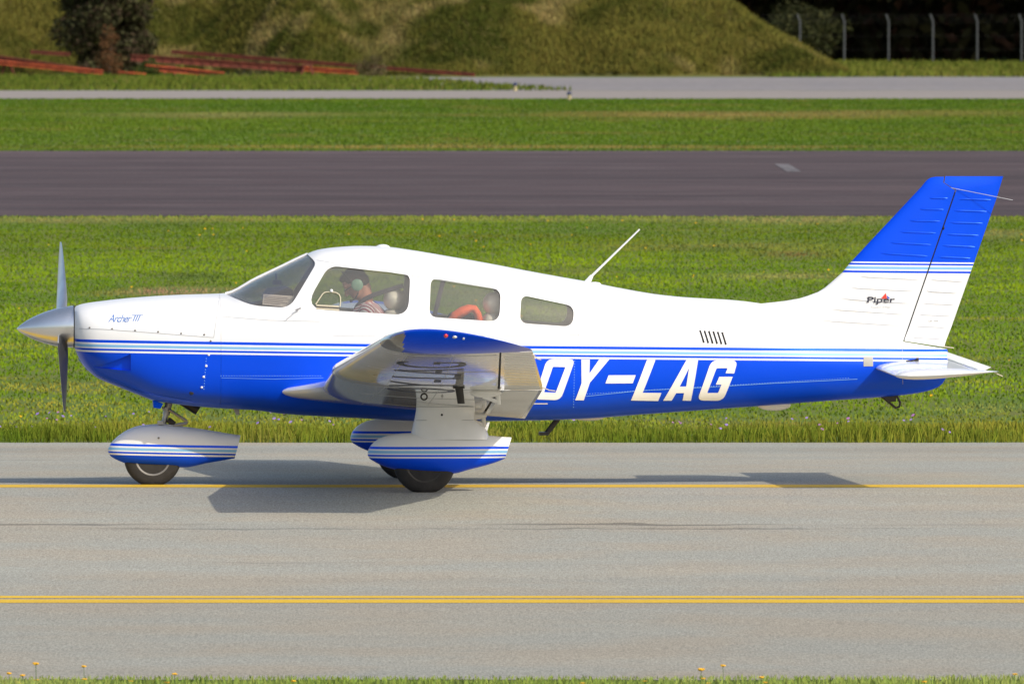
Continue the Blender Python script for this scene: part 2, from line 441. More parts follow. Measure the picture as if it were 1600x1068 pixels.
def seam(name, pts, parent, w=.0035, mat=M_seam, off=.0022):
    v = []; f = []; P = []
    for (a, b), (c, d) in zip(pts[:-1], pts[1:]):
        n = max(2, int(math.hypot(c - a, d - b) / 5))
        for i in range(n): P.append((a + (c - a) * i / n, b + (d - b) * i / n))
    P.append(pts[-1]); P = [side_pt(*p, off) for p in P]
    for i, p in enumerate(P):
        q, r = P[max(0, i - 1)], P[min(len(P) - 1, i + 1)]; t = Vector((r[0] - q[0], 0, r[2] - q[2])).normalized()
        for s in (-1, 1):
            x, z = p[0] - t.z * w / 2 * s, p[2] + t.x * w / 2 * s; v.append(skin_pt(x, z, off))
    f = [(2 * i, 2 * i + 1, 2 * i + 3, 2 * i + 2) for i in range(len(P) - 1)]
    return obj(name, v, f, mat, parent, 0, fix=False)
seam('panel_seam', [(119, 513), (160, 514), (230, 519), (334, 527)], COWL)
seam('panel_seam', [(334, 527), (343, 460)], COWL)
seam('panel_seam', [(345, 494), (420, 500), (500, 502)], FUS, .0025)
seam('panel_seam', [(495, 406), (560, 417), (640, 430), (760, 449), (880, 468), (1000, 497), (1120, 518), (1280, 535), (1400, 543)], FUS, .0025)
seam('panel_seam', [(905, 620), (1000, 610), (1100, 605), (1200, 599), (1340, 592)], FUS, .003, M_light_blue)
seam('panel_seam', [(345, 590), (430, 592), (505, 590)], FUS, .002, M_light_blue)
seam('panel_seam', [(520, 524), (800, 524), (905, 523)], FUS, .002)
seam('panel_seam', [(1410, 536), (1411, 600)], FUS, .0025)
seam('panel_seam', [(905, 478), (905, 540)], FUS, .002)
seam('panel_seam', [(122, 560), (135, 577), (165, 593), (220, 612), (300, 626)], COWL, .004, M_blue)
def screws(pts, r, parent, mat=M_screw):
    for p in pts:
        c = side_pt(*p, .001); mb = MB().ell(c, (r, .004, r), 10, 6); mb.obj('screw', mat, parent)
screws([(140, 511.5), (175, 513.5), (211, 516), (247, 518), (283, 520.5), (319, 522.5), (329, 532.5)], .0075, COWL)
screws([(326, 554), (322, 571.5), (318, 588.5), (315, 605)], .009, COWL, M_letter)
screws([(299, 613.5)], .017, COWL, M_vent)
# rows of tiny rivets
for a, b in [((345, 587), (505, 587)), ((322, 560), (318, 612)), ((898, 560), (896, 640)), ((905, 616), (1330, 590))]:
    n = int(math.hypot(b[0] - a[0], b[1] - a[1]) / 4.2); rv = MB()
    for i in range(n):
        c = side_pt(a[0] + (b[0] - a[0]) * i / n, a[1] + (b[1] - a[1]) * i / n, 0); rv.ell(c, (.0032, .0015, .0032), 6, 4)
    rv.obj('rivet_row', M_light_blue, FUS)

# text helpers
def text_polys(s, size, shear=0.0, bold=0.0, sp=1.0):
    cu = bpy.data.curves.new('t', 'FONT'); cu.body = s; cu.size = size; cu.shear = shear; cu.offset = bold; cu.space_character = sp; cu.resolution_u = 4
    o = bpy.data.objects.new('t', cu); C.objects.link(o); dg = bpy.context.evaluated_depsgraph_get(); dg.update()
    me = bpy.data.meshes.new_from_object(o.evaluated_get(dg)); bpy.data.objects.remove(o)
    return me
def text_on(name, s, px0, px1, py0, py1, yl, mat, parent, proj, shear=0, bold=0, sp=1.0, step=None):
    me = text_polys(s, 1.0, shear, bold, sp)
    xs = [v.co.x for v in me.vertices]; ys = [v.co.y for v in me.vertices]
    (ax, az), (bx, bz) = loc(px0, py1, yl), loc(px1, py0, yl)
    bm = bmesh.new(); bm.from_mesh(me)
    for v in bm.verts:
        x = ax + (v.co.x - min(xs)) / (max(xs) - min(xs)) * (bx - ax); z = az + (v.co.y - min(ys)) / (max(ys) - min(ys)) * (bz - az)
        v.co = Vector(proj(x, z))
    m2 = bpy.data.meshes.new(name); bm.to_mesh(m2); bm.free(); m2.materials.clear(); m2.materials.append(mat)
    return link_mesh(name, m2, parent, 0)
text_on('script_lettering', 'Archer', 169, 206, 491.5, 503, -.45, M_script, COWL, fusp(.003), shear=.5, bold=-.004, sp=.86)
text_on('script_lettering', 'III', 207, 220, 492, 501.5, -.45, M_script, COWL, fusp(.003), shear=.45)
seam('script_lettering', [(206, 492.2), (223.5, 492.0)], COWL, .0035, M_script, .003)
text_on('stencil_lettering', 'N TW', 529, 540, 508.3, 510.3, -.5, M_seam, FUS, fusp(.003))

# cooling scoop on the cowl side
# louvres, static plate, beacon, antennas
lv = MB()
for i in range(6):
    a = side_pt(1094 + i * 6.9, 516 + i * .6, .002); b = side_pt(1100 + i * 6.9, 535 + i * .6, .002)
    lv.tube([a, b], .0068, 6)
lv.obj('cabin_air_louvres', M_vent, FUS)
a = side_pt(1349.5, 557, .003); b = side_pt(1364.5, 572, .003)
decal('static_port_plate', [[[(a[0], a[2]), (b[0], a[2]), (b[0], b[2]), (a[0], b[2])]]], M_plate, FUS, fusp(.004))
x, z = loc(598, 386); MB().ell((x, 0, z - .004), (.055, .05, .026)).obj('roof_antenna_dome', M_white, FUS)
x0, z0 = loc(917, 440); x1, z1 = loc(925, 430); x2, z2 = loc(999.5, 358)
MB().tube([(x0 - .012, 0, z0 - .03), (x1, 0, z1)], [.03, .012], 10, flat=.5).tube([(x1 - .01, 0, z1 - .012), (x2, 0, z2)], [.0095, .006], 8).obj('whip_antenna', M_white, FUS)
x, z = loc(935, 441); MB().ell((x - .03, 0, z - .012), (.05, .02, .016)).obj('antenna_base', M_white, FUS)
# temperature probe by the windshield
a = side_pt(470, 481, .03); b = side_pt(461.5, 484.5, .03); c = side_pt(447, 499, .02)
MB().tube([a, b], .006, 8).obj('temperature_probe', M_steel, FUS)
MB().tube([side_pt(466, 484, .01), c], .0028, 6).obj('drain_hose', M_seam, FUS)
# belly items
def belly_prism(name, pts, y0, y1, mat):
    return MB().prism([loc(*p) for p in pts], y0, y1).obj(name, mat, FUS, 0)
belly_prism('belly_antenna', [(361, 634), (374, 634), (373.5, 648), (368.5, 648), (366, 642)], -.012, .012, M_steel)
st_ = MB(); a = loc(876, 655, .1); b = loc(853, 678, .1)
st_.tube([(a[0], .10, a[1] + .03), (b[0], .10, b[1])], .02, 8, flat=.6)
st_.obj('boarding_step', M_black, FUS)
c = loc(849.5, 677, .1); MB().box((c[0], .10, c[1]), (.034, .06, .012)).obj('step_pad', M_black, FUS)
def pod(name, p0, p1, ry, rz, mat, yl=0):
    a = loc(*p0, yl); b = loc(*p1, yl)
    MB().ell(((a[0] + b[0]) / 2, yl, (a[1] + b[1]) / 2), ((b[0] - a[0]) / 2, ry, rz)).obj(name, mat, FUS)
pod('belly_fairing', (896, 652), (944, 652), .05, .024, M_wing)
pod('belly_fairing', (1183, 634), (1236, 631), .035, .043, M_wing)
x, z = loc(1250, 632); MB().tube([(x, 0, z + .03), (x, 0, z - .018)], .004, 6).obj('drain_tube', M_dark, FUS)
tr = MB(); P = [loc(*p) for p in [(1376, 618), (1384, 624), (1400, 637), (1405.5, 635), (1407, 629), (1402, 618)]]
tr.tube([(p[0], 0, p[1]) for p in P], .009, 8)
tr.prism([loc(1376, 617), loc(1402, 617), loc(1400, 627), (loc(1390, 628))], -.008, .008)
tr.obj('tail_tiedown_ring', M_dark, FUS)
# exhaust pipe under the cowl
a, b = loc(290, 628, 0), loc(312, 641, 0)
MB().tube([(a[0] - .05, .05, a[1] + .03), (b[0] - .01, .05, b[1])], .040, 14).obj('exhaust_pipe', M_dark, COWL)
mb = MB(); mb.prism([loc(238, 624), loc(254, 630), loc(250, 637.5), loc(239, 636)], -.10, .10); mb.obj('cowl_flap', M_blue, COWL, 0)
belly_prism('breather_tube', [(309, 630), (316, 630), (315, 634.5), (310, 634)], -.02, .02, M_steel)

# ------------------------------------------------------------------ spinner and propeller
hx, hz = loc(100, 510.5)
sx0, _ = loc(25.5, 512); sx1, _ = loc(114.3, 510)
cz = loc(114, 510)[1]; tipz = loc(26, 513.5)[1]
prof = []
for i in range(23):
    t = i / 22; prof.append((sx0 + (sx1 - sx0) * t, max(.001, .155 * (1 - (1 - t) ** 1.75) ** .80)))
rings = []
for xx, r in prof:
    t = (xx - sx0) / (sx1 - sx0); zc = tipz + (cz - tipz) * t
    rings.append([(xx, r * math.cos(2 * math.pi * k / 48), zc + r * math.sin(2 * math.pi * k / 48)) for k in range(48)])
PROP = MB().loft(rings).obj('spinner', M_alu, PLANE, 60)
MB().lathe([(sx1 + .001, .157), (sx1 + .010, .157), (sx1 + .0101, .10)], (0, 0, cz), 'x', 48).obj('spinner_backplate', M_dark, PROP)
def blade(sign):
    ang = math.radians(51.5)                         # about the shaft from vertical
    rad = Vector((0, math.sin(ang) * sign, math.cos(ang) * sign)); tan = Vector((0, math.cos(ang) * sign, -math.sin(ang) * sign))
    ax = Vector((1, 0, 0)); R = []; rr = [.10, .16, .25, .38, .55, .70, .82, .90, .95, .975]
    ch = [.075, .10, .135, .15, .148, .135, .115, .09, .055, .015]; tw = [50, 44, 36, 28, 22, 18, 15, 14, 13, 12]
    cx = loc(97.0, 510)[0]
    for r, c, w in zip(rr, ch, tw):
        w = math.radians(w); cd = tan * math.cos(w) - ax * math.sin(w); td = ax * math.cos(w) + tan * math.sin(w)
        o = Vector((cx, 0, cz)) + rad * r; t = .028 * (1.05 - r) + .006
        R.append([o + cd * (c * .5 * math.cos(2 * math.pi * k / 14)) + td * (t * .5 * math.sin(2 * math.pi * k / 14)) for k in range(14)])
    b = MB().loft(R).obj('propeller_blade', [M_prop, M_black], PLANE, 50)
    for p in b.data.polygons: p.material_index = 1 if p.normal.x > .05 else 0
for s in (1, -1): blade(s)

# ------------------------------------------------------------------ wings
def naca(u, m=.02, p=.42, t=.15):
    yt = t / .2 * (.2969 * math.sqrt(u) - .126 * u - .3516 * u * u + .2843 * u ** 3 - .1036 * u ** 4)
    yc = m / p ** 2 * (2 * p * u - u * u) if u < p else m / (1 - p) ** 2 * ((1 - 2 * p) + 2 * p * u - u * u)
    return yc, yt
def wtab(t):
    q = [(-yl, *loc(px, py, -yl)) if False else (yl, *loc(px, py, -yl)) for yl, px, py in t]
    ys = [a[0] for a in q]
    return (lambda y: float(np.interp(y, ys, [a[1] for a in q])), lambda y: float(np.interp(y, ys, [a[2] for a in q])))
LEx, LEz = wtab([(.40, 432, 611.5), (.52, 436, 611.5), (.62, 456, 610), (.75, 482, 607.5), (.95, 504, 604), (3.1, 519, 577), (5.15, 594, 534), (5.42, 606, 529)])
TEx, TEz = wtab([(.40, 818, 657), (.95, 823, 649), (3.1, 849, 607), (5.15, 832, 547.5), (5.42, 829, 543)])
def tabs(y): return float(np.interp(y, [.4, .55, .75, 1.0, 3.1, 5.15], [.13, .135, .19, .235, .235, .165]))
def wpt(y, u, side, kt=1.0):              # side +1 upper, -1 lower ; y positive span
    lx, lz, tx, tz = LEx(y), LEz(y), TEx(y), TEz(y); c = math.hypot(tx - lx, tz - lz)
    yc, yt = naca(u, t=tabs(y) / c * kt)
    ex, ez = (tx - lx) / c, (tz - lz) / c
    x = lx + ex * u * c - ez * (yc + side * yt) * c; z = lz + ez * u * c + ex * (yc + side * yt) * c
    return x, z
def wing_section(y, u0, u1, n, kt=1.0, sgn=-1):
    us = [u0 + (u1 - u0) * (.5 - .5 * math.cos(math.pi * i / n)) for i in range(n + 1)]
    up = [wpt(y, u, 1, kt) for u in reversed(us)]; lo = [wpt(y, u, -1, kt) for u in us]
    if u0 == 0: lo = lo[1:]
    return [(x, sgn * y, z) for x, z in up + lo]
def span(a, b, n): return [a + (b - a) * i / n for i in range(n + 1)]
def make_wing(sgn):
    ys = [.40, .5, .56, .62, .68, .75, .85, .95] + span(1.1, 3.0, 8) + span(3.1, 5.12, 9)
    W = MB().loft([wing_section(y, 0, .785, 22, sgn=sgn) for y in ys]).obj('wing', M_wing, PLANE, 30)
    def surf(name, a, b, u0, defl=0.0):
        o = MB().loft([wing_section(y, u0, 1, 8, sgn=sgn) for y in span(a, b, 6)])
        # chordwise beads pressed into the skin, both faces
        n = int((b - a) / .085)
        for i in range(1, n):
            y = a + (b - a) * i / n
            for s in (1, -1):
                P = []
                for k in range(6):
                    u = u0 + .02 + (.965 - u0) * k / 5; x, z = wpt(y, u, s); P.append((x, sgn * y, z))
                o.tube(P, .0042, 5)
        return o.obj(name, M_wing, W, 30)
    MB().loft([wing_section(y, .780, .802, 2, .80, sgn) for y in (.62, 1.5, 3.0, 4.0, 5.09)]).obj('dark_gap_fill', M_vent, W, 0)  # dark strip added in the hinge gap, the gap's shade put into its colour
    surf('flap', .62, 2.98, .797); surf('aileron', 3.01, 5.10, .797)
    # moulded tip
    T = []
    for k, (dy, kt, ku) in enumerate([(0, 1, 1), (.06, .97, 1), (.13, .86, .98), (.19, .68, .95), (.24, .46, .88), (.275, .22, .78), (.29, .04, .70)]):
        y = 5.125 + dy; us = [.5 - .5 * math.cos(math.pi * i / 64) for i in range(65)]; q = 1 - .05 * (k / 6) ** 2
        up = [wpt(y, u, 1) for u in us]; lo = [wpt(y, u, -1) for u in us]; md = [wpt(y, u, 0) for u in us]
        U = [(m[0] + (a[0] - m[0]) * ku, m[1] + (a[1] - m[1]) * ku) for a, m in zip(up, md)]
        Lw = [(a[0] + (b[0] - a[0]) * kt, a[1] + (b[1] - a[1]) * kt) for a, b in zip(U, lo)]
        c0 = (LEx(y) + TEx(y)) / 2
        T.append([(c0 + (x - c0) * q, sgn * y, z) for x, z in list(reversed(U)) + Lw[1:]])
    tm = MB().loft(T)
    tip = tm.obj('wing_tip', [M_blue, M_lens], W, 40)
    me = tip.data
    for p in me.polygons:
        if p.center.x < LEx(5.2) + .15: p.material_index = 1
    # landing light cover plus upper blue rim, lamps
    e = .302
    x, z = wpt(5.28, .41, 1, .75); x2, z2 = wpt(5.28, .47, 1, .75); x3, z3 = wpt(5.28, .53, 1, .75)
    MB().ell((x, sgn * 5.375, z - .016), (.019, .04, .019)).obj('navigation_light', M_redlamp if sgn < 0 else simple('green_lens', (.02, .4, .1), .2), tip)
    MB().ell((x2, sgn * 5.375, z2 - .019), (.021, .035, .014)).obj('strobe_light', M_clear, tip)
    MB().ell((x3, sgn * 5.375, z3 - .022), (.010, .03, .012)).obj('tail_facing_light', M_clear, tip)
    # static wicks
    for y, ddx, ddz in [(5.0, .055, -.045), (3.2, .09, -.03), (1.9, .10, .0)]:
        x, z = wpt(y, 1, 0); MB().tube([(x - .01, sgn * y, z), (x + ddx * .5, sgn * y, z + ddz * .8), (x + ddx, sgn * y, z + ddz)], .004, 6).obj('static_wick', M_beige, W)
    # hinge fairings
    for y in (3.02, .98):
        x, z = wpt(y, .70, -1); x1, z1 = wpt(y, .80, -1)
        mb = MB().ell((x + .05, sgn * y, z - .02), (.115, .022, .032))
        mb.tube([(x1 - .02, sgn * y, z1 + .02), (x1 - .01, sgn * y, z1 - .10)], .016, 8, flat=.6)
        mb.tube([(x + .03, sgn * y, z - .045), (x1 - .01, sgn * y, z1 - .085)], .014, 8, flat=.6)
        mb.obj('flap_hinge_fairing', M_wing, W)
    # tie-down ring, fuel drain
    x, z = wpt(2.75, .45, -1)
    R = [(x + .022 * math.cos(t * math.pi / 8), sgn * 2.75, z - .03 + .022 * math.sin(t * math.pi / 8)) for t in range(17)]
    MB().tube(R, .006, 6).obj('tiedown_ring', M_dark, W)
    return W
WL = make_wing(-1); WR = make_wing(1)
for o in [WR] + list(WR.children_recursive):          # the plane sits with its right wing a little low
    for v in o.data.vertices: v.co.z -= .017 * max(0, v.co.y - .5)
# pitot mast (left wing only), the shadow under the wing put into its dark colour
x, z = wpt(3.25, .60, -1)
mb = MB(); R = []
for t in range(5):
    k = t / 4; R.append([(x - .005 + .02 * k + (.030 - .004 * k) * math.cos(a * math.pi / 6), -3.25 + .009 * math.sin(a * math.pi / 6), z + .03 - .15 * k) for a in range(12)])
mb.loft(R); mb.box((x - .003, -3.25, z - .006), (.042, .02, .005)); mb.obj('pitot_mast', M_dark, WL)
# underwing registration, black, across the span
def under(xl, yspan, off=.003):
    lx, tx = LEx(yspan), TEx(yspan); u = min(max((xl - lx) / (tx - lx), .01), .78)
    x, z = wpt(yspan, u, -1); return (xl, -yspan, z - off)
me = text_polys('OY-LAG', 1.0, 0, -.012)
xs = [v.co.x for v in me.vertices]; ys = [v.co.y for v in me.vertices]
xa = loc(604, 615, -3.0)[0]; bm = bmesh.new(); bm.from_mesh(me)
for k in np.arange(min(xs), max(xs), .08): bmesh.ops.bisect_plane(bm, geom=bm.verts[:] + bm.edges[:] + bm.faces[:], plane_co=(k, 0, 0), plane_no=(1, 0, 0))
for k in np.arange(min(ys), max(ys), .08): bmesh.ops.bisect_plane(bm, geom=bm.verts[:] + bm.edges[:] + bm.faces[:], plane_co=(0, k, 0), plane_no=(0, 1, 0))
for v in bm.verts:
    s = (v.co.x - min(xs)) / (max(xs) - min(xs)); h = (v.co.y - min(ys)) / (max(ys) - min(ys))
    v.co = Vector(under(xa + .50 * (1 - h), 2.75 + 1.9 * s))
m2 = bpy.data.meshes.new('underwing_lettering'); bm.to_mesh(m2); bm.free(); m2.materials.clear(); m2.materials.append(simple('faded_black', (.02, .02, .025), .35))
link_mesh('underwing_lettering', m2, WL, 0)
# skin seams under the wing
sm = MB()
def wseam(p, q):
    P = [under(p[0] + (q[0] - p[0]) * i / 14, p[1] + (q[1] - p[1]) * i / 14, .001) for i in range(15)]
    sm.tube(P, .0016, 5)
for y in (1.35, 2.2, 3.08, 4.1, 5.0): wseam((wpt(y, .02, -1)[0], y), (wpt(y, .77, -1)[0], y))
wseam((wpt(1.0, .2, -1)[0], 1.0), (wpt(5.0, .2, -1)[0], 5.0)); wseam((wpt(1.0, .5, -1)[0], 1.0), (wpt(5.0, .5, -1)[0], 5.0))
sm.obj('skin_seams', M_seam, WL)

# ------------------------------------------------------------------ fin and rudder
def ptab(t): ys = [a for a, b in t]; return lambda y: float(np.interp(y, ys, [b for a, b in t]))
FLE = ptab([(276, 1462), (277.5, 1454), (281, 1448.5), (286, 1444), (290.6, 1440.6), (409.7, 1329), (425.6, 1316), (441.6, 1298), (450, 1288), (456, 1278), (462, 1262), (466, 1249), (470, 1226), (474, 1190), (478, 1172), (490, 1160), (536, 1160)])
FHI = ptab([(276, 1476), (285, 1474.5), (290, 1482), (297, 1493), (531.6, 1412.5), (545, 1408)])
FTE = ptab([(275, 1567.5), (300, 1560), (311, 1556.7), (543, 1475.5), (560, 1470)])
def fthick(x, y):                 # half thickness at px x, py y
    le, te = FLE(y), FTE(y); C_ = min(te - le, 230) * PX; u = (x - le) * PX / C_
    if (te - x) < .5 * (te - le) or True:
        uu = min(max(u, 0), 1)
        k = naca(uu, .0001, .4, .085)[1] * C_
        if te - le > 230: k = naca(min(1, ((x - le) / (te - le))), .0001, .4, .085)[1] * C_
    fade = min(1, max(.15, (y - 274) / 14.0)) ** .5
    return max(.0015, k * fade)
def fin_ring(y, a, b, n=14):
    us = [a + (b - a) * (.5 - .5 * math.cos(math.pi * i / n)) for i in range(n + 1)]; r = []
    for x in us: X, Z = loc(x, y); r.append((X, -fthick(x, y), Z))
    for x in reversed(us): X, Z = loc(x, y); r.append((X, fthick(x, y), Z))
    return r
def beads(mb, rows, f, o, half):
    for x0, x1, y0, y1 in rows:
        a = (o[0] + x0 * f, o[1] + y0 * f); b = (o[0] + x1 * f, o[1] + y1 * f)
        for s in (-1, 1):
            P = []; R = []
            for i in range(9):
                t = i / 8; px, py = a[0] + (b[0] - a[0]) * t, a[1] + (b[1] - a[1]) * t
                X, Z = loc(px, py); P.append((X, s * (fthick(px, py) - .001), Z)); R.append(.003 if i in (0, 8) else .0075)
            mb.tube(P, R, 8)
ff, fo = .2903, (1220, 250)
lev = [276, 277.5, 279.5, 282, 285, 290.6, 297, 310, 330, 350, 370, 390, 409.7, 425.6, 441.6, 450, 456, 462, 466, 470, 474, 478, 490, 510, 534]
mb = MB().loft([fin_ring(y, FLE(y), FHI(y) - 1.2) for y in lev])
beads(mb, [(800, 895, 203, 205), (748, 875, 263, 266), (695, 855, 325, 329), (643, 832, 385, 392), (590, 808, 443, 455), (540, 788, 500, 516), (430, 745, 625, 640), (380, 722, 685, 702), (325, 700, 742, 768), (275, 682, 800, 828), (222, 660, 860, 888)], ff, fo, 0)
FIN = mb.obj('vertical_fin', M_fin, PLANE, 35)
lev = [275.3, 277, 280, 285, 290, 297, 305, 311, 330, 360, 400, 440, 480, 510, 532]
rg = [fin_ring(y, FHI(y) + 1.0, FTE(y)) for y in lev]
# slanted lower edge of the rudder
last = fin_ring(537, FHI(531.6) + 1.0, FTE(543)); lx = [p[0] for p in last]
last = [(p[0], p[1], p[2] - (p[0] - min(lx)) / (max(lx) - min(lx)) * .045 + .022) for p in last]
rg[-1] = [(p[0], p[1], p[2] + .012) for p in rg[-1]]
mb = MB().loft(rg + [last])
beads(mb, [(955, 1130, 208, 214), (932, 1108, 270, 277), (912, 1085, 335, 340), (890, 1063, 398, 405), (870, 1045, 458, 467), (848, 1020, 520, 528), (803, 980, 640, 652), (787, 955, 702, 713), (765, 935, 768, 775), (743, 915, 828, 836), (722, 893, 890, 898), (703, 873, 950, 960)], ff, fo, 0)
RUD = mb.obj('rudder', M_fin, PLANE, 35)
# hinge gap filler (dark spar behind the gap)
mb = MB(); R = []
for y in (300, 360, 420, 480, 531):
    x, z = loc(FHI(y), y); t = fthick(FHI(y), y) * .75
    R.append([(x - .012, -t, z), (x + .012, -t, z), (x + .012, t, z), (x - .012, t, z)])
mb.loft(R); x, z = loc(1474, 356); mb.ell((x, -.012, z), (.010, .02, .02))
mb.obj('hinge_spar', M_vent, FIN)
finp = lambda x, z: (x, 0, z)
def fin_proj(off):
    def g(x, z):
        d = DIST + x * SP; px = 800 + F * x * CP / d; py = H0 + (CH - z) * F / d
        return (x, -fthick(px, py) - off, z)
    return g
text_on('maker_lettering', 'Piper', 1354, 1398, 463, 475.5, 0, simple('logo_black', (.03, .03, .05), .5), FIN, fin_proj(.0070), shear=.08, bold=.018)
decal('logo_triangle', [[[loc(1376, 466), loc(1383.5, 457.2), loc(1385.5, 466)]]], M_logo_red, FIN, fin_proj(.0075))
decal('logo_triangle', [[[loc(1384.7, 460.5), loc(1390.5, 466), loc(1386, 466)]]], M_logo_blue, FIN, fin_proj(.0075))
text_on('motto_lettering', 'Freedom of Flight', 1361, 1392, 478, 481.5, 0, M_seam, FIN, fin_proj(.004))
text_on('stencil_lettering', 'LIK TW', 1451, 1466, 500, 502.5, 0, M_screw, RUD, fin_proj(.004))
a, b = loc(1485, 293, 0), loc(1580, 312, 0)
for s in (-1, 1):
    MB().tube([(a[0], s * .02, a[1]), (b[0], s * .40 if s > 0 else -.12, b[1])], .0022, 6).obj('navigation_antenna', M_seam, FIN)
a, b = loc(1474, 541), loc(1491, 543.5); MB().tube([(a[0], 0, a[1]), (b[0], 0, b[1])], .004, 6).obj('static_wick', M_beige, RUD)

# ------------------------------------------------------------------ stabilator
tl, tlz = loc(1400, 586.5, -1.9); tt, ttz = loc(1549, 580, -1.9)
rl, rlz = loc(1372, 576, -.12); hingex = tt - .10
def stab_sec(y, k=1.0, c0=0.0, u0=0, u1=1.0, dz=0):
    ya = abs(y); le = tl + c0; te = tt + (.05 if ya > 1.835 else .0); c = te - le
    z0 = tlz; r = []
    n = 14; us = [u0 + (u1 - u0) * (.5 - .5 * math.cos(math.pi * i / n)) for i in range(n + 1)]
    up = []; lo = []
    for u in us:
        yt = naca(u, .0001, .4, .105)[1] * c * k; zc = z0 + (ttz - tlz) * u + dz
        up.append((le + u * c, y, zc + yt)); lo.append((le + u * c, y, zc - yt))
    return list(reversed(up)) + (lo[1:] if u0 == 0 else lo)
ST = MB()
ys = [-1.96, -1.955, -1.935, -1.90, -1.85, -1.84, -1.829, -1.6, -1.2, -.8, -.4, -.1, .1, .4, .8, 1.2, 1.6, 1.829, 1.84, 1.85, 1.90, 1.935, 1.955, 1.96]
def kk(y):
    a = abs(y); return 1 if a <= 1.85 else max(.08, math.sqrt(max(0, 1 - ((a - 1.85) / .112) ** 2)))
STAB = ST.loft([stab_sec(y, kk(y), .10 * (1 - kk(y)) ** 1.3, 0, .86 if abs(y) < 1.83 else 1.0) for y in ys]).obj('stabilator', M_white, PLANE, 35)
tb = MB(); c = tt - tl; R = []
for y in (-1.82, 0, 1.82):
    x0 = tl + .87 * c; x1 = tt + .005
    z0 = tlz + (ttz - tlz) * .87; z1 = z0 + .032
    R.append([(x0, y, z0 + .017), (x1, y, z1 + .002), (x1, y, z1 - .002), (x0, y, z0 - .017)])
tb.loft(R)
for i in range(1, 44):
    y = -1.82 + 3.64 * i / 44; x0 = tl + .88 * c; z0 = tlz + (ttz - tlz) * .87
    tb.tube([(x0, y, z0 + .017), (tt - .004, y, z0 + .034)], .003, 5)
tb.obj('trim_tab', M_wing, STAB, 30)
a = loc(1559, 582, -1.95); b = loc(1567.5, 588, -1.95)
MB().tube([(a[0] - .02, -1.93, a[1]), (b[0], -1.93, b[1])], .004, 6).obj('static_wick', M_beige, STAB)
a = loc(1415, 564, -.1); b = loc(1434, 562, -.1)
MB().tube([(a[0], -.10, a[1]), (b[0], -.10, b[1])], .006, 6).box((b[0], -.10, b[1]), (.009, .01, .016)).obj('hinge_bracket', M_dark, STAB)
tip_line = MB()

# ------------------------------------------------------------------ landing gear
def fairing(name, rows, yl, side, hw, mat, shear=0.0):
    R = []
    xs0 = [loc(p, 700, yl)[0] for p, a, b, w in rows]
    ft = pchip(xs0, [loc(p, a, yl)[1] for p, a, b, w in rows]); fb = pchip(xs0, [loc(p, b, yl)[1] for p, a, b, w in rows]); fw = pchip(xs0, [w for *_, w in rows])
    X = [xs0[0] + (xs0[-1] - xs0[0]) * (i / 34) ** 1.35 for i in range(35)]
    for x in X:
        zt, zb, w = ft(x), fb(x), fw(x) * hw; zc = zb + (zt - zb) * .42; r = []
        tt_ = max(0, (x - xs0[0]) / (xs0[-1] - xs0[0]) - .8) / .2
        for k in range(32):
            a = 2 * math.pi * k / 32; c_, s_ = math.cos(a), math.sin(a); e = 2.3
            z = zc + (zt - zc if s_ > 0 else zc - zb) * math.copysign(abs(s_) ** (2 / e), s_)
            r.append((x + shear * tt_ * (z - zb) / max(.01, zt - zb), side * abs(yl) + w * math.copysign(abs(c_) ** (2 / e), c_), z))
        R.append(r)
    return MB().loft(R).obj(name, mat, PLANE, 50)
MAIN = [(574.4, 706, 711, .12), (577, 699, 716, .38), (583, 691.5, 720, .6), (592, 685, 725, .78), (606, 680, 730.5, .92), (625, 677, 734.5, 1), (655, 676, 737.5, 1), (705, 677, 740, .92), (735, 678.5, 733, .78), (757, 680, 727.5, .62), (775, 681.8, 722, .48), (788.5, 683, 716.5, .36)]
NOSE = [(168.4, 701, 705, .12), (171, 695, 711, .4), (176, 688.5, 715, .6), (184, 681, 719, .78), (200.6, 670.5, 725, .93), (217.4, 664.8, 727, 1), (244.4, 662.4, 728.5, 1), (288, 666.5, 730, .9), (320, 671, 724, .72), (350, 677, 718.8, .55), (366, 680, 716, .45)]
def wheel(px, yl, R, gzv, width, rimmat):
    x = loc(px, 720, yl)[0]; zc = gzv + R - .014
    y = yl
    prof = [(-.50, .60), (-.5, .68), (-.49, .78), (-.44, .90), (-.33, .97), (-.15, 1.0), (.15, 1.0), (.33, .97), (.44, .90), (.49, .78), (.5, .68), (.50, .60)]
    mb = MB().lathe([(a * width, r * R) for a, r in prof], (x, y, zc), 'y', 48)
    mb.v = [(a, b, max(c_, gzv + .001)) for a, b, c_ in mb.v]
    w = mb.obj('wheel', M_rubber, PLANE, 40)
    for s in (-1, 1):
        p = [(s * width * .40, .30 * R), (s * width * .42, .50 * R), (s * width * .50, .56 * R), (s * width * .51, .62 * R), (s * width * .40, .625 * R)]
        MB().lathe(p, (x, y, zc), 'y', 36).obj('wheel_rim', rimmat, w)
        MB().lathe([(s * width * .3, .02), (s * width * .5, .045), (s * width * .56, .03)], (x, y, zc), 'y', 20).obj('hub_cap', M_dark, w)
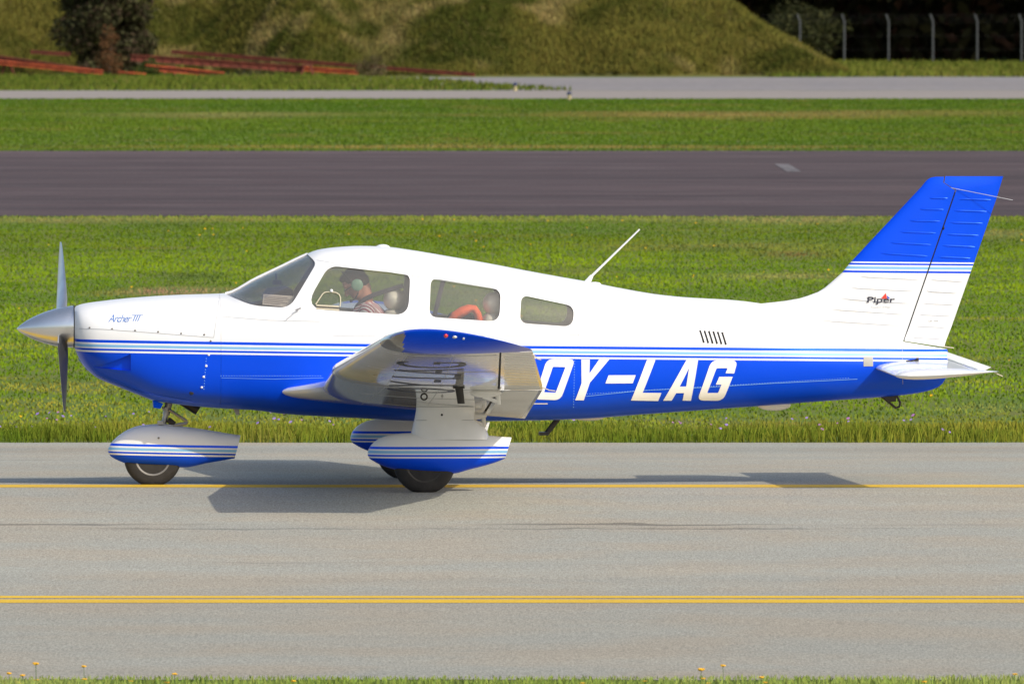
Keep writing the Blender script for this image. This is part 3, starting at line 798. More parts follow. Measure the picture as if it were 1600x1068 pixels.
for side in (-1, 1):
    yl = side * 1.53
    wx = loc(663, 740, -1.53)[0]; Yw = wx * SP + yl * CP; g = float(gz(Yw)) + .004
    dz = g - (-.006)
    fairing('wheel_fairing', MAIN, -1.53, side, .125, M_mfair, .05)
    # wheel placed with the mirrored local x
    px = 800 + F * (wx * CP - yl * SP) / (DIST + wx * SP + yl * CP)
    wheel(px, yl, .225, g, .15, M_dark)
    R = []
    for py, a, b, w in [(618, 651, 742, .05), (640, 650, 742, .055), (656, 647, 740, .06), (661, 645.5, 748, .065), (668, 644, 757, .07), (676, 642, 762, .085), (686, 638, 765, .10)]:
        xa, z = loc(a, py, -1.53); xb, _ = loc(b, py, -1.53); cx, rx = (xa + xb) / 2, (xb - xa) / 2
        R.append([(cx + rx * math.copysign(abs(math.cos(t)) ** .6, math.cos(t)), yl + w * math.copysign(abs(math.sin(t)) ** .8, math.sin(t)), z) for t in [2 * math.pi * k / 28 for k in range(28)]])
    gl = MB().loft(R).obj('gear_leg_fairing', M_white, PLANE, 50)
    x, z = loc(690.5, 648, -1.6); MB().ell((x, yl - .056, z), (.009, .004, .009)).obj('screw', M_vent, gl)
    mbs = MB(); 
    for py in (635.5, 656.5):
        xa, z = loc(650, py, -1.6); xb, _ = loc(740, py, -1.6); mbs.tube([(xa, yl - .054, z), (xb, yl - .054, z)], .0022, 5)
    mbs.obj('panel_seam', M_seam, gl)
fairing('wheel_fairing', NOSE, -.001, 1, .115, M_nfair, .045)
wx = loc(238, 740, 0)[0]; wheel(238, 0.0, .212, float(gz(wx * SP)) + .004, .13, M_screw)
def P3(px, py, yl=0): x, z = loc(px, py, yl); return (x, yl, z)
ns = MB().tube([P3(264, 628), P3(259, 648)], .027, 12).tube([P3(259, 646), P3(254, 668)], .020, 12).tube([P3(260, 636), P3(259.5, 641)], .033, 12)
ns.box(P3(250, 660), (.02, .05, .012))
NS = ns.obj('nose_gear_strut', M_steel, PLANE)
MB().tube([P3(264, 640, -.03), P3(292, 658, -.03)], .011, 8).tube([P3(292, 658, -.03), P3(291, 661, -.03), P3(270, 664.5, -.03)], .012, 8).obj('torque_link', M_steel, NS)
MB().tube([P3(262, 655, -.02), P3(272, 663, -.02)], .022, 8).obj('shimmy_damper', M_dark, NS)
cr = MB(); R = []
for k in range(20):
    t = 2 * math.pi * k / 20; px = 268 + 16 * math.cos(t); x, z = loc(px, 663.5 + (px - 262) * .09, 0); R.append((x, .035 * math.sin(t), z))
cr.tube(R + [R[0]], .006, 6); cr.obj('fairing_rim', M_seam, NS)
x, z = loc(247.5, 684, -.12); MB().ell((x, -.115, z), (.008, .006, .008)).obj('screw', M_screw, PLANE)

# ------------------------------------------------------------------ cabin interior
def seat(px, yl, py_top, name='seat', s=1.0):
    x, zh = loc(px, py_top, yl)
    root = MB(); 
    # cushion + back
    bx = x - .02
    R = []
    for k, (dz, w, t) in enumerate([(-.62, .21, .06), (-.4, .23, .065), (-.2, .22, .06), (-.10, .19, .05), (-.075, .14, .03)]):
        cxx = bx + dz * -.0 + .12 * (-.10 - dz) * -1
        R.append([(cxx + t * math.copysign(abs(math.cos(a)) ** .6, math.cos(a)), yl + w * math.copysign(abs(math.sin(a)) ** .6, math.sin(a)), zh + dz) for a in [2 * math.pi * i / 24 for i in range(24)]])
    root.loft(R)
    o = root.obj(name, M_seat, PLANE, 60)
    cu = MB(); R = []
    for dz, q in [(-.06, .9), (-.04, 1), (.03, 1), (.055, .85)]:
        R.append([(bx - .30 + .24 * q * math.copysign(abs(math.cos(a)) ** .5, math.cos(a)), yl + .22 * q * math.copysign(abs(math.sin(a)) ** .5, math.sin(a)), zh - .62 + dz) for a in [2 * math.pi * i / 24 for i in range(24)]])
    cu.loft(R).obj('seat_cushion', M_seat, o, 60)
    MB().ell((x, yl, zh), (.072, .125, .082), 20, 14).obj('headrest', M_seat, o, 60)
    for q in (-.05, .05): MB().tube([(x + .005, yl + q, zh - .03), (x + .005, yl + q, zh - .14)], .006, 6).obj('headrest_post', M_steel, o)
    return o
s1 = seat(614, -.27, 468); seat(619, .27, 468)
seat(769, -.26, 474); seat(774, .26, 474)
bl = MB(); bl.tube([P3(630, 446, -.36), P3(600, 455, -.34), P3(585, 460, -.33), P3(570, 467, -.33), P3(558, 478, -.30), P3(552, 492, -.28), P3(550, 520, -.28)], .017, 8, flat=.3)
bl.obj('shoulder_belt', M_belt, s1)
MB().tube([P3(694, 434, -.40), P3(688, 455, -.41), P3(678, 496, -.43)], .017, 8, flat=.4).obj('shoulder_belt', M_belt, PLANE)
# floor, panel, firewall, rear bulkhead
ip = MB(); yy = .46
prof_ = [loc(405, 458), loc(418, 450), loc(440, 447), loc(455, 450), loc(458, 470), loc(452, 520), loc(440, 560), loc(400, 560)]
ip.prism([(x, z) for x, z in [loc(412, 462), loc(420, 452), loc(446, 448), loc(455, 451), loc(456, 470), loc(450, 560), loc(412, 560)]], -.33, .40)
IP = ip.obj('instrument_panel', M_panel, PLANE, 30)
MB().prism([loc(352, 470), loc(385, 475), loc(412, 470), loc(412, 478), loc(385, 490), loc(352, 490)], -.26, .26).obj('glareshield', M_panel, IP, 0)
x, z = loc(433, 441); cm_ = MB().box((x, -.02, z), (.033, .03, .018)); cm_.tube([(x - .005, -.02, z), (x - .01, -.02, z + .07)], .008, 6); cm_.obj('compass', M_panel, PLANE)
MB().box((fx(610), 0, loc(610, 612)[1]), (1.05, .40, .01)).obj('cabin_floor', M_lining, PLANE)
yk = MB(); c = P3(505, 500, -.27); yk.tube([P3(456, 500, -.27), c], .012, 8); yk.tube([(c[0], c[1] - .15, c[2] + .07), (c[0], c[1] - .14, c[2]), (c[0], c[1], c[2] - .02), (c[0], c[1] + .14, c[2]), (c[0], c[1] + .15, c[2] + .07)], .013, 8)
yk.obj('control_yoke', M_panel, PLANE)

# ------------------------------------------------------------------ pilot
hx_, hz_ = loc(555, 443, -.27)
PI0 = (loc(590, 560, -.27)[0], -.27, hz_ - .74)
PIL = thing('person', 'pilot with short dark hair and red striped shirt looking down in the cockpit', 'person', PI0)
def caps(mb, a, b, ra, rb, n=14):
    a, b = Vector(a), Vector(b); t = (b - a).normalized(); P = []; R = []
    for k in range(5): u = k / 4 * math.pi / 2; P.append(a - t * ra * math.cos(u)); R.append(max(.002, ra * math.sin(u)))
    for k in range(5): u = k / 4 * math.pi / 2; P.append(b + t * rb * math.sin(u)); R.append(max(.002, rb * math.cos(u)))
    mb.tube(P, R, n)
def remeshed(name, mb, mat, parent, vox=.008, it=3):
    me = mesh_data(name, mb.v, mb.f, mat)
    bm = bmesh.new(); bm.from_mesh(me); bmesh.ops.recalc_face_normals(bm, faces=bm.faces); bm.to_mesh(me); bm.free()
    o = bpy.data.objects.new('r', me); C.objects.link(o)
    m = o.modifiers.new('r', 'REMESH'); m.mode = 'VOXEL'; m.voxel_size = vox; s = o.modifiers.new('s', 'SMOOTH'); s.iterations = it
    dg = bpy.context.evaluated_depsgraph_get(); dg.update(); r = bpy.data.meshes.new_from_object(o.evaluated_get(dg)); bpy.data.objects.remove(o)
    if not r.materials: r.materials.append(mat)
    return link_mesh(name, r, parent, 180)
HC = Vector((hx_, -.27, hz_)); tilt = math.radians(38)      # head pitched forward
fwd = Vector((-math.cos(tilt), 0, -math.sin(tilt))); upv = Vector((-math.sin(tilt), 0, math.cos(tilt))); rt = Vector((0, -1, 0))
def hp(f, u, r=0): return HC + fwd * f + upv * u + rt * r
def ell_o(mb, c, rf, rr, ru, n=16, m=12):
    rings = []
    for i in range(m + 1):
        a = math.pi * i / m; rings.append([c + upv * (-math.cos(a) * ru) + (fwd * rf * math.cos(2 * math.pi * k / n) + rt * rr * math.sin(2 * math.pi * k / n)) * max(.002, math.sin(a)) for k in range(n)])
    mb.loft(rings)
B = MB()
ell_o(B, hp(-.008, .025), .092, .074, .088); ell_o(B, hp(.025, -.045), .060, .055, .070)       # skull, jaw
ell_o(B, hp(.045, -.085), .030, .030, .025)                                                 # chin
caps(B, hp(.085, .005), hp(.105, -.028), .010, .014)                                          # nose
caps(B, hp(.078, -.055, .018), hp(.078, -.055, -.018), .008, .008); caps(B, hp(.075, -.067, .015), hp(.075, -.067, -.015), .008, .008)  # lips
caps(B, hp(.078, .03, .045), hp(.078, .03, -.045), .010, .010)                                 # brow
for s in (-1, 1): ell_o(B, hp(-.005, -.01, .078 * s), .018, .008, .030); ell_o(B, hp(.074, .008, .030 * s), .012, .014, .010)
sh = HC + Vector((.085, 0, -.20)); pel = Vector(PI0) + Vector((0.0, 0, .10))
caps(B, hp(-.035, -.06), sh + Vector((.0, 0, .035)), .052, .058)
caps(B, sh + Vector((0, -.14, -.01)), sh + Vector((0, .14, -.01)), .058, .058)
caps(B, sh + Vector((.01, 0, -.08)), pel, .13, .135); caps(B, sh + Vector((.01, -.05, -.06)), pel + Vector((0, -.04, 0)), .11, .12); caps(B, sh + Vector((.01, .05, -.06)), pel + Vector((0, .04, 0)), .11, .12)
arms = []
for s in (-1, 1):
    S = sh + Vector((0, s * .18, -.02)); E = S + Vector((-.10, s * .02, -.25)); W_ = E + Vector((-.24, -s * .06, .06))
    caps(B, S, E, .050, .040); caps(B, E, W_, .038, .026); arms.append((S, E, W_))
    Hn = W_ + Vector((-.075, -s * .01, .005)); caps(B, W_, Hn, .024, .034)
    for q in range(4):
        o = Hn + Vector((-.02, 0, .026 - q * .018)); k1 = o + Vector((-.038, -s * .008, .002)); k2 = k1 + Vector((-.012, -s * .022, -.004 + .003 * q)); caps(B, o, k1, .009, .0085); caps(B, k1, k2, .0085, .008)
    caps(B, W_ + Vector((-.03, -s * .01, .02)), Hn + Vector((-.01, -s * .035, .045)), .012, .010)
    Hip = pel + Vector((0, s * .09, -.03)); Kn = Hip + Vector((-.42, s * .03, .06)); An = Kn + Vector((-.27, 0, -.15))
    caps(B, Hip, Kn, .085, .058); caps(B, Kn, An, .055, .040); caps(B, An, An + Vector((-.14, 0, .0)), .040, .034)
remeshed('body', B, M_skin, PIL, .008, 2)
HR = MB(); ell_o(HR, hp(-.018, .034), .094, .080, .090); ell_o(HR, hp(-.055, -.012), .055, .070, .055); ell_o(HR, hp(.03, .085), .052, .056, .030)
remeshed('hair', HR, M_hair, PIL, .007, 2)
SH = MB(); caps(SH, sh + Vector((0, -.15, -.01)), sh + Vector((0, .15, -.01)), .068, .068); caps(SH, sh + Vector((.008, 0, .0)), sh + Vector((.0, 0, .025)), .075, .070)
for s in (0, -.05, .05): caps(SH, sh + Vector((.01, s, -.07)), pel + Vector((0, s * .8, .02)), .14 - abs(s) * .3, .145 - abs(s) * .3)
for S, E, W_ in arms: caps(SH, S, E * .75 + S * .25, .060, .054)
remeshed('shirt', SH, M_shirt, PIL, .009, 2)
TR_ = MB()
for s in (-1, 1):
    Hip = pel + Vector((0, s * .09, -.03)); Kn = Hip + Vector((-.42, s * .03, .06)); An = Kn + Vector((-.27, 0, -.15))
    caps(TR_, Hip, Kn, .096, .068); caps(TR_, Kn, An, .065, .052)
caps(TR_, pel + Vector((0, -.06, -.03)), pel + Vector((0, .06, -.03)), .12, .12)
remeshed('trousers', TR_, M_trouser, PIL, .010, 2)
for s in (-1, 1): MB().ell(hp(.082, .006, .030 * s), (.007, .009, .006)).obj('eye', M_black, PIL)
gl_ = MB()
for s in (-1, 1): gl_.tube([hp(.096, .008, .012 * s), hp(.092, .008, .05 * s), hp(.06, .006, .074 * s), hp(.0, .002, .080 * s)], .0032, 6)
gl_.obj('glasses', M_black, PIL)
HS = thing('headset', 'light green aviation headset with a microphone boom worn by the pilot', 'headset', tuple(hp(-.005, -.01, .08)))
for s in (-1, 1):
    e = MB(); e.lathe([(-.02, .030), (-.015, .044), (.012, .044), (.024, .028)] if s < 0 else [(-.024, .028), (-.012, .044), (.015, .044), (.02, .03)], tuple(hp(-.004, -.012, .096 * s)), 'y', 22)
    e.obj('ear_cup', M_green, HS, 50)
hb = MB(); Q = []
for k in range(15):
    a = math.pi * k / 14; Q.append(hp(.012 + .01 * math.sin(a), .03 + .098 * math.sin(a), .096 * math.cos(a)))
hb.tube([hp(-.004, 0, .100)] + Q + [hp(-.004, 0, -.100)], .008, 8); hb.obj('headband', M_dark, HS)
MB().tube([hp(.005, -.04, .105), hp(.03, -.065, .10), hp(.075, -.085, .06), hp(.10, -.082, .03)], .0045, 6).ell(hp(.102, -.080, .02), (.012, .014, .012)).obj('microphone_boom', M_dark, HS)
# loose things in the cabin
CARD = thing('paper_card', 'cream printed card propped up behind the windshield of the plane', 'card', P3(435, 478, -.36))
cv = [P3(411, 459, -.37), P3(460, 462.5, -.36), P3(453, 480, -.37), P3(410, 475.5, -.38)]
obj('card_sheet', cv + [(a, b + .003, c) for a, b, c in cv], [(0, 1, 2, 3), (7, 6, 5, 4), (0, 4, 5, 1), (1, 5, 6, 2), (2, 6, 7, 3), (3, 7, 4, 0)], simple('cream_paper', (.75, .70, .56), .8), CARD, 0)
pl = MB()
for i, (k0, k1) in enumerate([(.06, .8), (.05, .9), (.05, .7), (.04, .85), (.05, .6)]):
    def lp(u, v):
        a = Vector(cv[0]).lerp(Vector(cv[1]), u); b = Vector(cv[3]).lerp(Vector(cv[2]), u); return a.lerp(b, v) + Vector((0, -.0025, 0))
    pl.tube([lp(k0, .18 + i * .16), lp(k1, .18 + i * .16)], .0022, 5)
pl.obj('printed_lines', simple('ink_grey', (.35, .33, .30), .8), CARD)
VEST = thing('life_vest', 'bright orange life vest lying on the rear seat behind the middle side window', 'life vest', P3(728, 500, -.28))
vm = MB()
for yy_ in (-.34, -.20):
    vm.tube([P3(703, 502, yy_), P3(710, 494, yy_), P3(722, 487, yy_), (P3(733, 482, yy_)), P3(741, 482, yy_), P3(746, 490, yy_), P3(750, 504, yy_)], [.026, .036, .040, .034, .030, .030, .030], 10, flat=1.6)
remeshed('vest_body', vm, M_orange, VEST, .008, 2)
BAG = thing('dark_bag', 'small dark bag on the rear seat beside the orange life vest', 'bag', P3(716, 500, -.05))
bg = MB(); bg.ell(P3(713, 497, -.05), (.07, .10, .055)); bg.ell(P3(728, 500, .0), (.08, .12, .06)); remeshed('bag_body', bg, M_panel, BAG, .01, 3)

# ================================================================== the place
def vnoise(x, y, s, seed):                # lattice value noise, vectorised
    r = np.random.default_rng(seed); G = r.random((256, 256)); x = np.asarray(x) / s + 1000.37; y = np.asarray(y) / s + 1000.11
    xi = np.floor(x).astype(int); yi = np.floor(y).astype(int); fx_ = x - xi; fy = y - yi
    fx_ = fx_ * fx_ * (3 - 2 * fx_); fy = fy * fy * (3 - 2 * fy)
    g = lambda a, b: G[a % 256, b % 256]
    return (g(xi, yi) * (1 - fx_) + g(xi + 1, yi) * fx_) * (1 - fy) + (g(xi, yi + 1) * (1 - fx_) + g(xi + 1, yi + 1) * fx_) * fy
def np_obj(name, V, faces_n, mat, cols=None, smooth=False):
    """V: (nf, k, 3) separate polygons"""
    nf, k, _ = V.shape; me = bpy.data.meshes.new(name)
    me.vertices.add(nf * k); me.vertices.foreach_set('co', V.reshape(-1).astype(np.float32))
    me.loops.add(nf * k); me.loops.foreach_set('vertex_index', np.arange(nf * k, dtype=np.int32))
    me.polygons.add(nf); me.polygons.foreach_set('loop_start', np.arange(0, nf * k, k, dtype=np.int32)); me.polygons.foreach_set('loop_total', np.full(nf, k, dtype=np.int32))
    me.update(calc_edges=True)
    if cols is not None:
        ca = me.color_attributes.new('tint', 'FLOAT_COLOR', 'POINT'); c = np.ones((nf * k, 4), np.float32); c[:, :3] = np.repeat(cols, k, axis=0)
        ca.data.foreach_set('color', c.reshape(-1))
    me.materials.append(mat); o = bpy.data.objects.new(name, me); C.objects.link(o); return o
def tint_mat(name, transl=.35, bend=1.0):
    m = bpy.data.materials.new(name); m.use_nodes = True; nt = m.node_tree; nt.nodes.clear(); L = nt.links.new
    out = N(nt, 'ShaderNodeOutputMaterial'); at = N(nt, 'ShaderNodeAttribute', attribute_name='tint')
    d = N(nt, 'ShaderNodeBsdfDiffuse'); t = N(nt, 'ShaderNodeBsdfTranslucent'); mx = N(nt, 'ShaderNodeMixShader', Fac=transl)
    ge = N(nt, 'ShaderNodeNewGeometry'); va = N(nt, 'ShaderNodeVectorMath', operation='MULTIPLY_ADD'); va.inputs[1].default_value = (bend, bend, bend); va.inputs[2].default_value = (0, 0, 1 - bend)
    vn = N(nt, 'ShaderNodeVectorMath', operation='NORMALIZE'); L(ge.outputs['Normal'], va.inputs[0]); L(va.outputs[0], vn.inputs[0]); L(vn.outputs[0], d.inputs['Normal'])
    L(at.outputs['Color'], d.inputs['Color']); L(at.outputs['Color'], t.inputs['Color']); L(d.outputs[0], mx.inputs[1]); L(t.outputs[0], mx.inputs[2]); L(mx.outputs[0], out.inputs['Surface'])
    return m
M_blade = tint_mat('grass_blades', .22, .45); M_leaf = tint_mat('leaves', .2)

def ground_mat(name, c0, c1, c2, scale, bump=.4, extra=None):
    m, nt, b = new_mat(name); L = nt.links.new; tc = N(nt, 'ShaderNodeTexCoord')
    n1 = N(nt, 'ShaderNodeTexNoise', Scale=scale, Detail=8.0, Roughness=.65); n2 = N(nt, 'ShaderNodeTexNoise', Scale=scale * .12, Detail=4.0)
    L(tc.outputs['Object'], n1.inputs['Vector']); L(tc.outputs['Object'], n2.inputs['Vector'])
    r = nt.nodes.new('ShaderNodeValToRGB'); e = r.color_ramp.elements; e[0].position = .32; e[1].position = .68; e[0].color = (*c0, 1); e[1].color = (*c1, 1)
    L(n1.outputs['Fac'], r.inputs['Fac']); mx = nt.nodes.new('ShaderNodeMix'); mx.data_type = 'RGBA'; mr = N(nt, 'ShaderNodeMapRange'); mr.inputs['From Min'].default_value = .45; mr.inputs['From Max'].default_value = .65
    L(n2.outputs['Fac'], mr.inputs['Value']); L(mr.outputs[0], mx.inputs[0]); L(r.outputs['Color'], mx.inputs[6]); mx.inputs[7].default_value = (*c2, 1)
    L(mx.outputs[2], b.inputs['Base Color']); b.inputs['Roughness'].default_value = .9; b.inputs['Specular IOR Level'].default_value = .2
    bp = N(nt, 'ShaderNodeBump', Strength=bump, Distance=.05); L(n1.outputs['Fac'], bp.inputs['Height']); L(bp.outputs['Normal'], b.inputs['Normal'])
    return m
def asphalt(name, base, tone_amt, grain, stretch, cracks=(), bands=(), tint2=None, streak=.07):
    m, nt, b = new_mat(name); L = nt.links.new; tc = N(nt, 'ShaderNodeTexCoord')
    mp = N(nt, 'ShaderNodeMapping'); mp.inputs['Scale'].default_value = (1, 1 / stretch, 1); L(tc.outputs['Object'], mp.inputs['Vector'])
    g = N(nt, 'ShaderNodeTexNoise', Scale=grain, Detail=3.0, Roughness=.8); L(mp.outputs[0], g.inputs['Vector'])
    mp2 = N(nt, 'ShaderNodeMapping'); mp2.inputs['Scale'].default_value = (.05, .5, 1); L(tc.outputs['Object'], mp2.inputs['Vector'])
    t = N(nt, 'ShaderNodeTexNoise', Scale=1.2, Detail=6.0, Roughness=.6); L(mp2.outputs[0], t.inputs['Vector'])
    t3 = N(nt, 'ShaderNodeTexNoise', Scale=.7, Detail=5.0); L(tc.outputs['Object'], t3.inputs['Vector'])
    def mrange(src, a, b_, lo, hi):
        q = N(nt, 'ShaderNodeMapRange'); q.inputs['From Min'].default_value = a; q.inputs['From Max'].default_value = b_; q.inputs['To Min'].default_value = lo; q.inputs['To Max'].default_value = hi; L(src, q.inputs['Value']); return q.outputs[0]
    f1 = mrange(g.outputs['Fac'], .25, .75, 1 - tone_amt, 1 + tone_amt); f2 = mrange(t.outputs['Fac'], .3, .7, 1 - streak, 1 + streak)
    mu = N(nt, 'ShaderNodeMath', operation='MULTIPLY'); L(f1, mu.inputs[0]); L(f2, mu.inputs[1])
    sx = N(nt, 'ShaderNodeSeparateXYZ'); L(tc.outputs['Object'], sx.inputs[0]); cur = mu.outputs[0]
    wn = N(nt, 'ShaderNodeTexNoise', Scale=1.5, Detail=5.0); L(tc.outputs['Object'], wn.inputs['Vector'])
    wy = N(nt, 'ShaderNodeMath', operation='MULTIPLY_ADD'); wy.inputs[1].default_value = .8; L(wn.outputs['Fac'], wy.inputs[0]); L(sx.outputs['Y'], wy.inputs[2])
    for (y, w, dark, soft) in list(cracks) + list(bands):
        src = wy.outputs[0] if w < .3 else sx.outputs['Y']
        a = N(nt, 'ShaderNodeMath', operation='SUBTRACT'); L(src, a.inputs[0]); a.inputs[1].default_value = y + (.4 if w < .3 else 0)
        ab = N(nt, 'ShaderNodeMath', operation='ABSOLUTE'); L(a.outputs[0], ab.inputs[0])
        k = mrange(ab.outputs[0], w, w + soft, dark, 1.0)
        if w < .3:   # broken line
            mp3 = N(nt, 'ShaderNodeMapping'); mp3.inputs['Scale'].default_value = (.35, .05, 1); mp3.inputs['Location'].default_value = (y * 3.1, 0, 0); L(tc.outputs['Object'], mp3.inputs['Vector'])
            bn = N(nt, 'ShaderNodeTexNoise', Scale=1.0, Detail=4.0); L(mp3.outputs[0], bn.inputs['Vector'])
            on = mrange(bn.outputs['Fac'], .49, .60, 0, 1); mxx = nt.nodes.new('ShaderNodeMix'); mxx.data_type = 'FLOAT'; mxx.inputs[2].default_value = 1; L(on, mxx.inputs[0]); L(k, mxx.inputs[3]); k = mxx.outputs[0]
        mm = N(nt, 'ShaderNodeMath', operation='MULTIPLY'); L(cur, mm.inputs[0]); L(k, mm.inputs[1]); cur = mm.outputs[0]
    hue = nt.nodes.new('ShaderNodeMix'); hue.data_type = 'RGBA'; hue.inputs[6].default_value = (*base, 1); hue.inputs[7].default_value = (*(tint2 or base), 1)
    L(mrange(t3.outputs['Fac'], .4, .62, 0, 1), hue.inputs[0])
    vm_ = N(nt, 'ShaderNodeVectorMath', operation='SCALE'); L(hue.outputs[2], vm_.inputs[0]); L(cur, vm_.inputs['Scale']); L(vm_.outputs[0], b.inputs['Base Color'])
    b.inputs['Roughness'].default_value = .85; b.inputs['Specular IOR Level'].default_value = .25
    bp = N(nt, 'ShaderNodeBump', Strength=.35, Distance=.006); L(g.outputs['Fac'], bp.inputs['Height']); L(bp.outputs['Normal'], b.inputs['Normal'])
    return m
def strip(name, d0, d1, x0, x1, lift, mat, kind='structure', poly=None, edge=0.0, seed=1, nx=80):
    ds = sorted(set([d0, d1] + [d for d in GPD if d0 < d < d1])); V = []; Fc = []
    xs = np.linspace(x0, x1, nx + 1)
    for r, d in enumerate(ds):
        for i, x in enumerate(xs):
            dd = d
            if edge and d in (d0, d1): dd = d + (mnoise.noise(Vector((x * 1.3, seed, 0))) + .5 * mnoise.noise(Vector((x * 5, seed, 3)))) * edge
            V.append((x, dd - DIST, float(gz(dd - DIST)) + lift))
    w = nx + 1
    for r in range(len(ds) - 1):
        for i in range(nx): Fc.append((r * w + i, r * w + i + 1, (r + 1) * w + i + 1, (r + 1) * w + i))
    o = obj(name, V, Fc, mat, None, 0, fix=False); tag(o, kind=kind); return o

G_soil = ground_mat('turf_soil', (.085, .135, .014), (.125, .175, .020), (.14, .15, .03), 6)
# ground sheet
xs = np.concatenate([np.linspace(-1500, -60, 8), np.linspace(-50, 50, 41), np.linspace(60, 1500, 8)])
ds = np.array(sorted(set(GPD + [65, 70, 110, 130, 150, 210, 290, 380, 420, 460, 550, 650, 1000, 2000])), float)
V = [(x, d - DIST, float(gz(d - DIST))) for d in ds for x in xs]; w = len(xs)
Fc = [(r * w + i, r * w + i + 1, (r + 1) * w + i + 1, (r + 1) * w + i) for r in range(len(ds) - 1) for i in range(w - 1)]
tag(obj('ground', V, Fc, G_soil, None, 0, fix=False), kind='structure')
A_taxi = asphalt('taxiway_asphalt', (.325, .316, .268), .42, 75, 7, cracks=[(-5.75, .07, .52, .05), (-6.3, .05, .62, .05), (-10.2, .03, .75, .06), (6.5, .03, .8, .05)],
                 bands=[(-18.2, 4.2, .90, 1.2), (9.6, .5, .93, .8), (-4.0, .5, 1.03, 1.5)], tint2=(.345, .308, .242))
A_run = asphalt('runway_asphalt', (.071, .045, .044), .25, 12, 5, bands=[(92, 3, .86, 2), (103, 2.5, .9, 3), (121, 5, .84, 4), (138, 4, .92, 3), (149, 3, 1.1, 3)], tint2=(.084, .057, .056), streak=.36)
A_path = asphalt('path_asphalt', (.270, .232, .205), .14, 6, 5)
A_apron = asphalt('apron_asphalt', (.212, .195, .198), .22, 3, 5, bands=[(330, 10, .95, 12)], tint2=(.255, .225, .205))
strip('taxiway', 70.6, 103.8, -300, 300, .004, A_taxi, edge=.10, seed=4, nx=1200)
strip('runway', 180, 245, -400, 400, .006, A_run, edge=.25, seed=9, nx=600)
strip('path', 340, 383, -400, 400, .008, A_path, edge=.8, seed=5, nx=500)
# apron joining the path on the right
def apron():
    V = []; Fc = []; rows = [384, 400, 430, 460, 475, 492]
    for r, d in enumerate(rows):
        left = (700 - 800) / F * d + (d - 384) * -.02 * 0 + [2.0, .6, -1.5, -3.5, -4.0, -2.0][r]
        xs = [left] + list(np.linspace(left + 1, 60, 30)) + [400]
        for x in xs:
            dd = d
            if r == len(rows) - 1: dd = 480 if x < 12.3 else 484 + 1.2 * math.sin(x * 2.1)
            V.append((x + (.5 * math.sin(d * 1.7) if x == left else 0), dd - DIST, float(gz(dd - DIST)) + .008))
    w = 32
    for r in range(len(rows) - 1):
        for i in range(w - 1): Fc.append((r * w + i, r * w + i + 1, (r + 1) * w + i + 1, (r + 1) * w + i))
    tag(obj('apron', V, Fc, A_apron, None, 0, fix=False), kind='structure')
apron()
# painted lines
M_yel = asphalt('yellow_marking', (.66, .42, .028), .16, 60, 6, tint2=(.60, .38, .04)); M_wht = asphalt('white_marking', (.15, .135, .135), .7, 5, 3)
def dline(py): return gpt(800, py)[1] + DIST
for a, b in [(758.0, 762.3), (932.0, 935.6), (937.6, 943.0)]:
    strip('yellow_line', dline(b), dline(a), -300, 300, .0058, M_yel, nx=60)
x0, Y0 = gpt(1212, 257); x1, Y1 = gpt(1250, 270)
mkv = []
for a, b in [(1210, 257), (1232, 257), (1252, 269), (1230, 269)]:
    x, y = gpt(a, b); mkv.append((x, y, float(gz(y)) + .012))
tag(obj('runway_marking', mkv, [(0, 1, 2, 3)], M_wht, None, 0), kind='structure')

# grass blades
def blades(name, n, xr, dr, h, wd, colA, colB, colC, label, hgain=None, seed=1, lean=.5, dens=None, zfun=None, brown=()):
    r = np.random.default_rng(seed); x = r.uniform(*xr, n); d = r.uniform(*dr, n)
    if dens is not None:
        k = r.random(n) < dens(x, d); x, d = x[k], d[k]; n = len(x)
    y = d - DIST; z = gz(y) if zfun is None else zfun(x, d)
    lo = vnoise(x, y, 6.5, seed + 1) * .4 + vnoise(x, y, 2.2, seed + 2) * .35 + vnoise(x, y, .6, seed + 3) * .25
    hi = vnoise(x, y, 3.1, seed + 4) * .6 + vnoise(x, y, .9, seed + 5) * .4
    hh = h * r.uniform(.5, 1.25, n) * (.6 + .9 * lo)
    if hgain is not None: hh *= hgain(x, d)
    ang = r.uniform(0, 2 * math.pi, n); ww = wd * r.uniform(.6, 1.3, n); la = r.uniform(0, 2 * math.pi, n); ll = hh * lean * r.random(n)
    P = np.stack([x, y, z - .01], 1); wv = np.stack([np.cos(ang) * ww / 2, np.sin(ang) * ww / 2, np.zeros(n)], 1)
    T = P + np.stack([np.cos(la) * ll, np.sin(la) * ll, hh + .01], 1); Mi = P + (T - P) * .55 + np.stack([0 * x, 0 * x, hh * .08], 1)
    V = np.stack([P - wv, P + wv, Mi + wv * .8, T, Mi - wv * .8], 1)
    A, B_, C_ = map(np.array, (colA, colB, colC)); t = np.clip((lo - .34) * 3.4, 0, 1)[:, None]; u = np.clip((hi - .62) * 4, 0, 1)[:, None]
    col = A * (1 - t) + B_ * t; col = col * (1 - u * .7) + C_ * u * .7
    for (bx, by, sx_, sy_, c, amt) in brown:
        k = (np.exp(-((x - bx) / sx_) ** 2 - ((y - by) / sy_) ** 2) * amt)[:, None]; k = np.clip(k * (.6 + .8 * hi[:, None]), 0, 1); col = col * (1 - k) + np.array(c) * k
    col = col * r.uniform(.88, 1.12, (n, 1)) * (1 + r.uniform(-.08, .08, (n, 3)))
    o = np_obj(name, V, 5, M_blade, col); tag(o, label=label, cat=name.replace('_', ' '), kind='stuff'); return o
def patch(px, py, spx, spy, c, amt):
    x, y = gpt(px, py); y2 = gpt(px, py - spy)[1]; return (x, y, spx / F * (y + DIST), abs(y2 - y), c, amt)
BR = (.36, .28, .13); DK = (.065, .10, .025); DG = (.095, .165, .025)
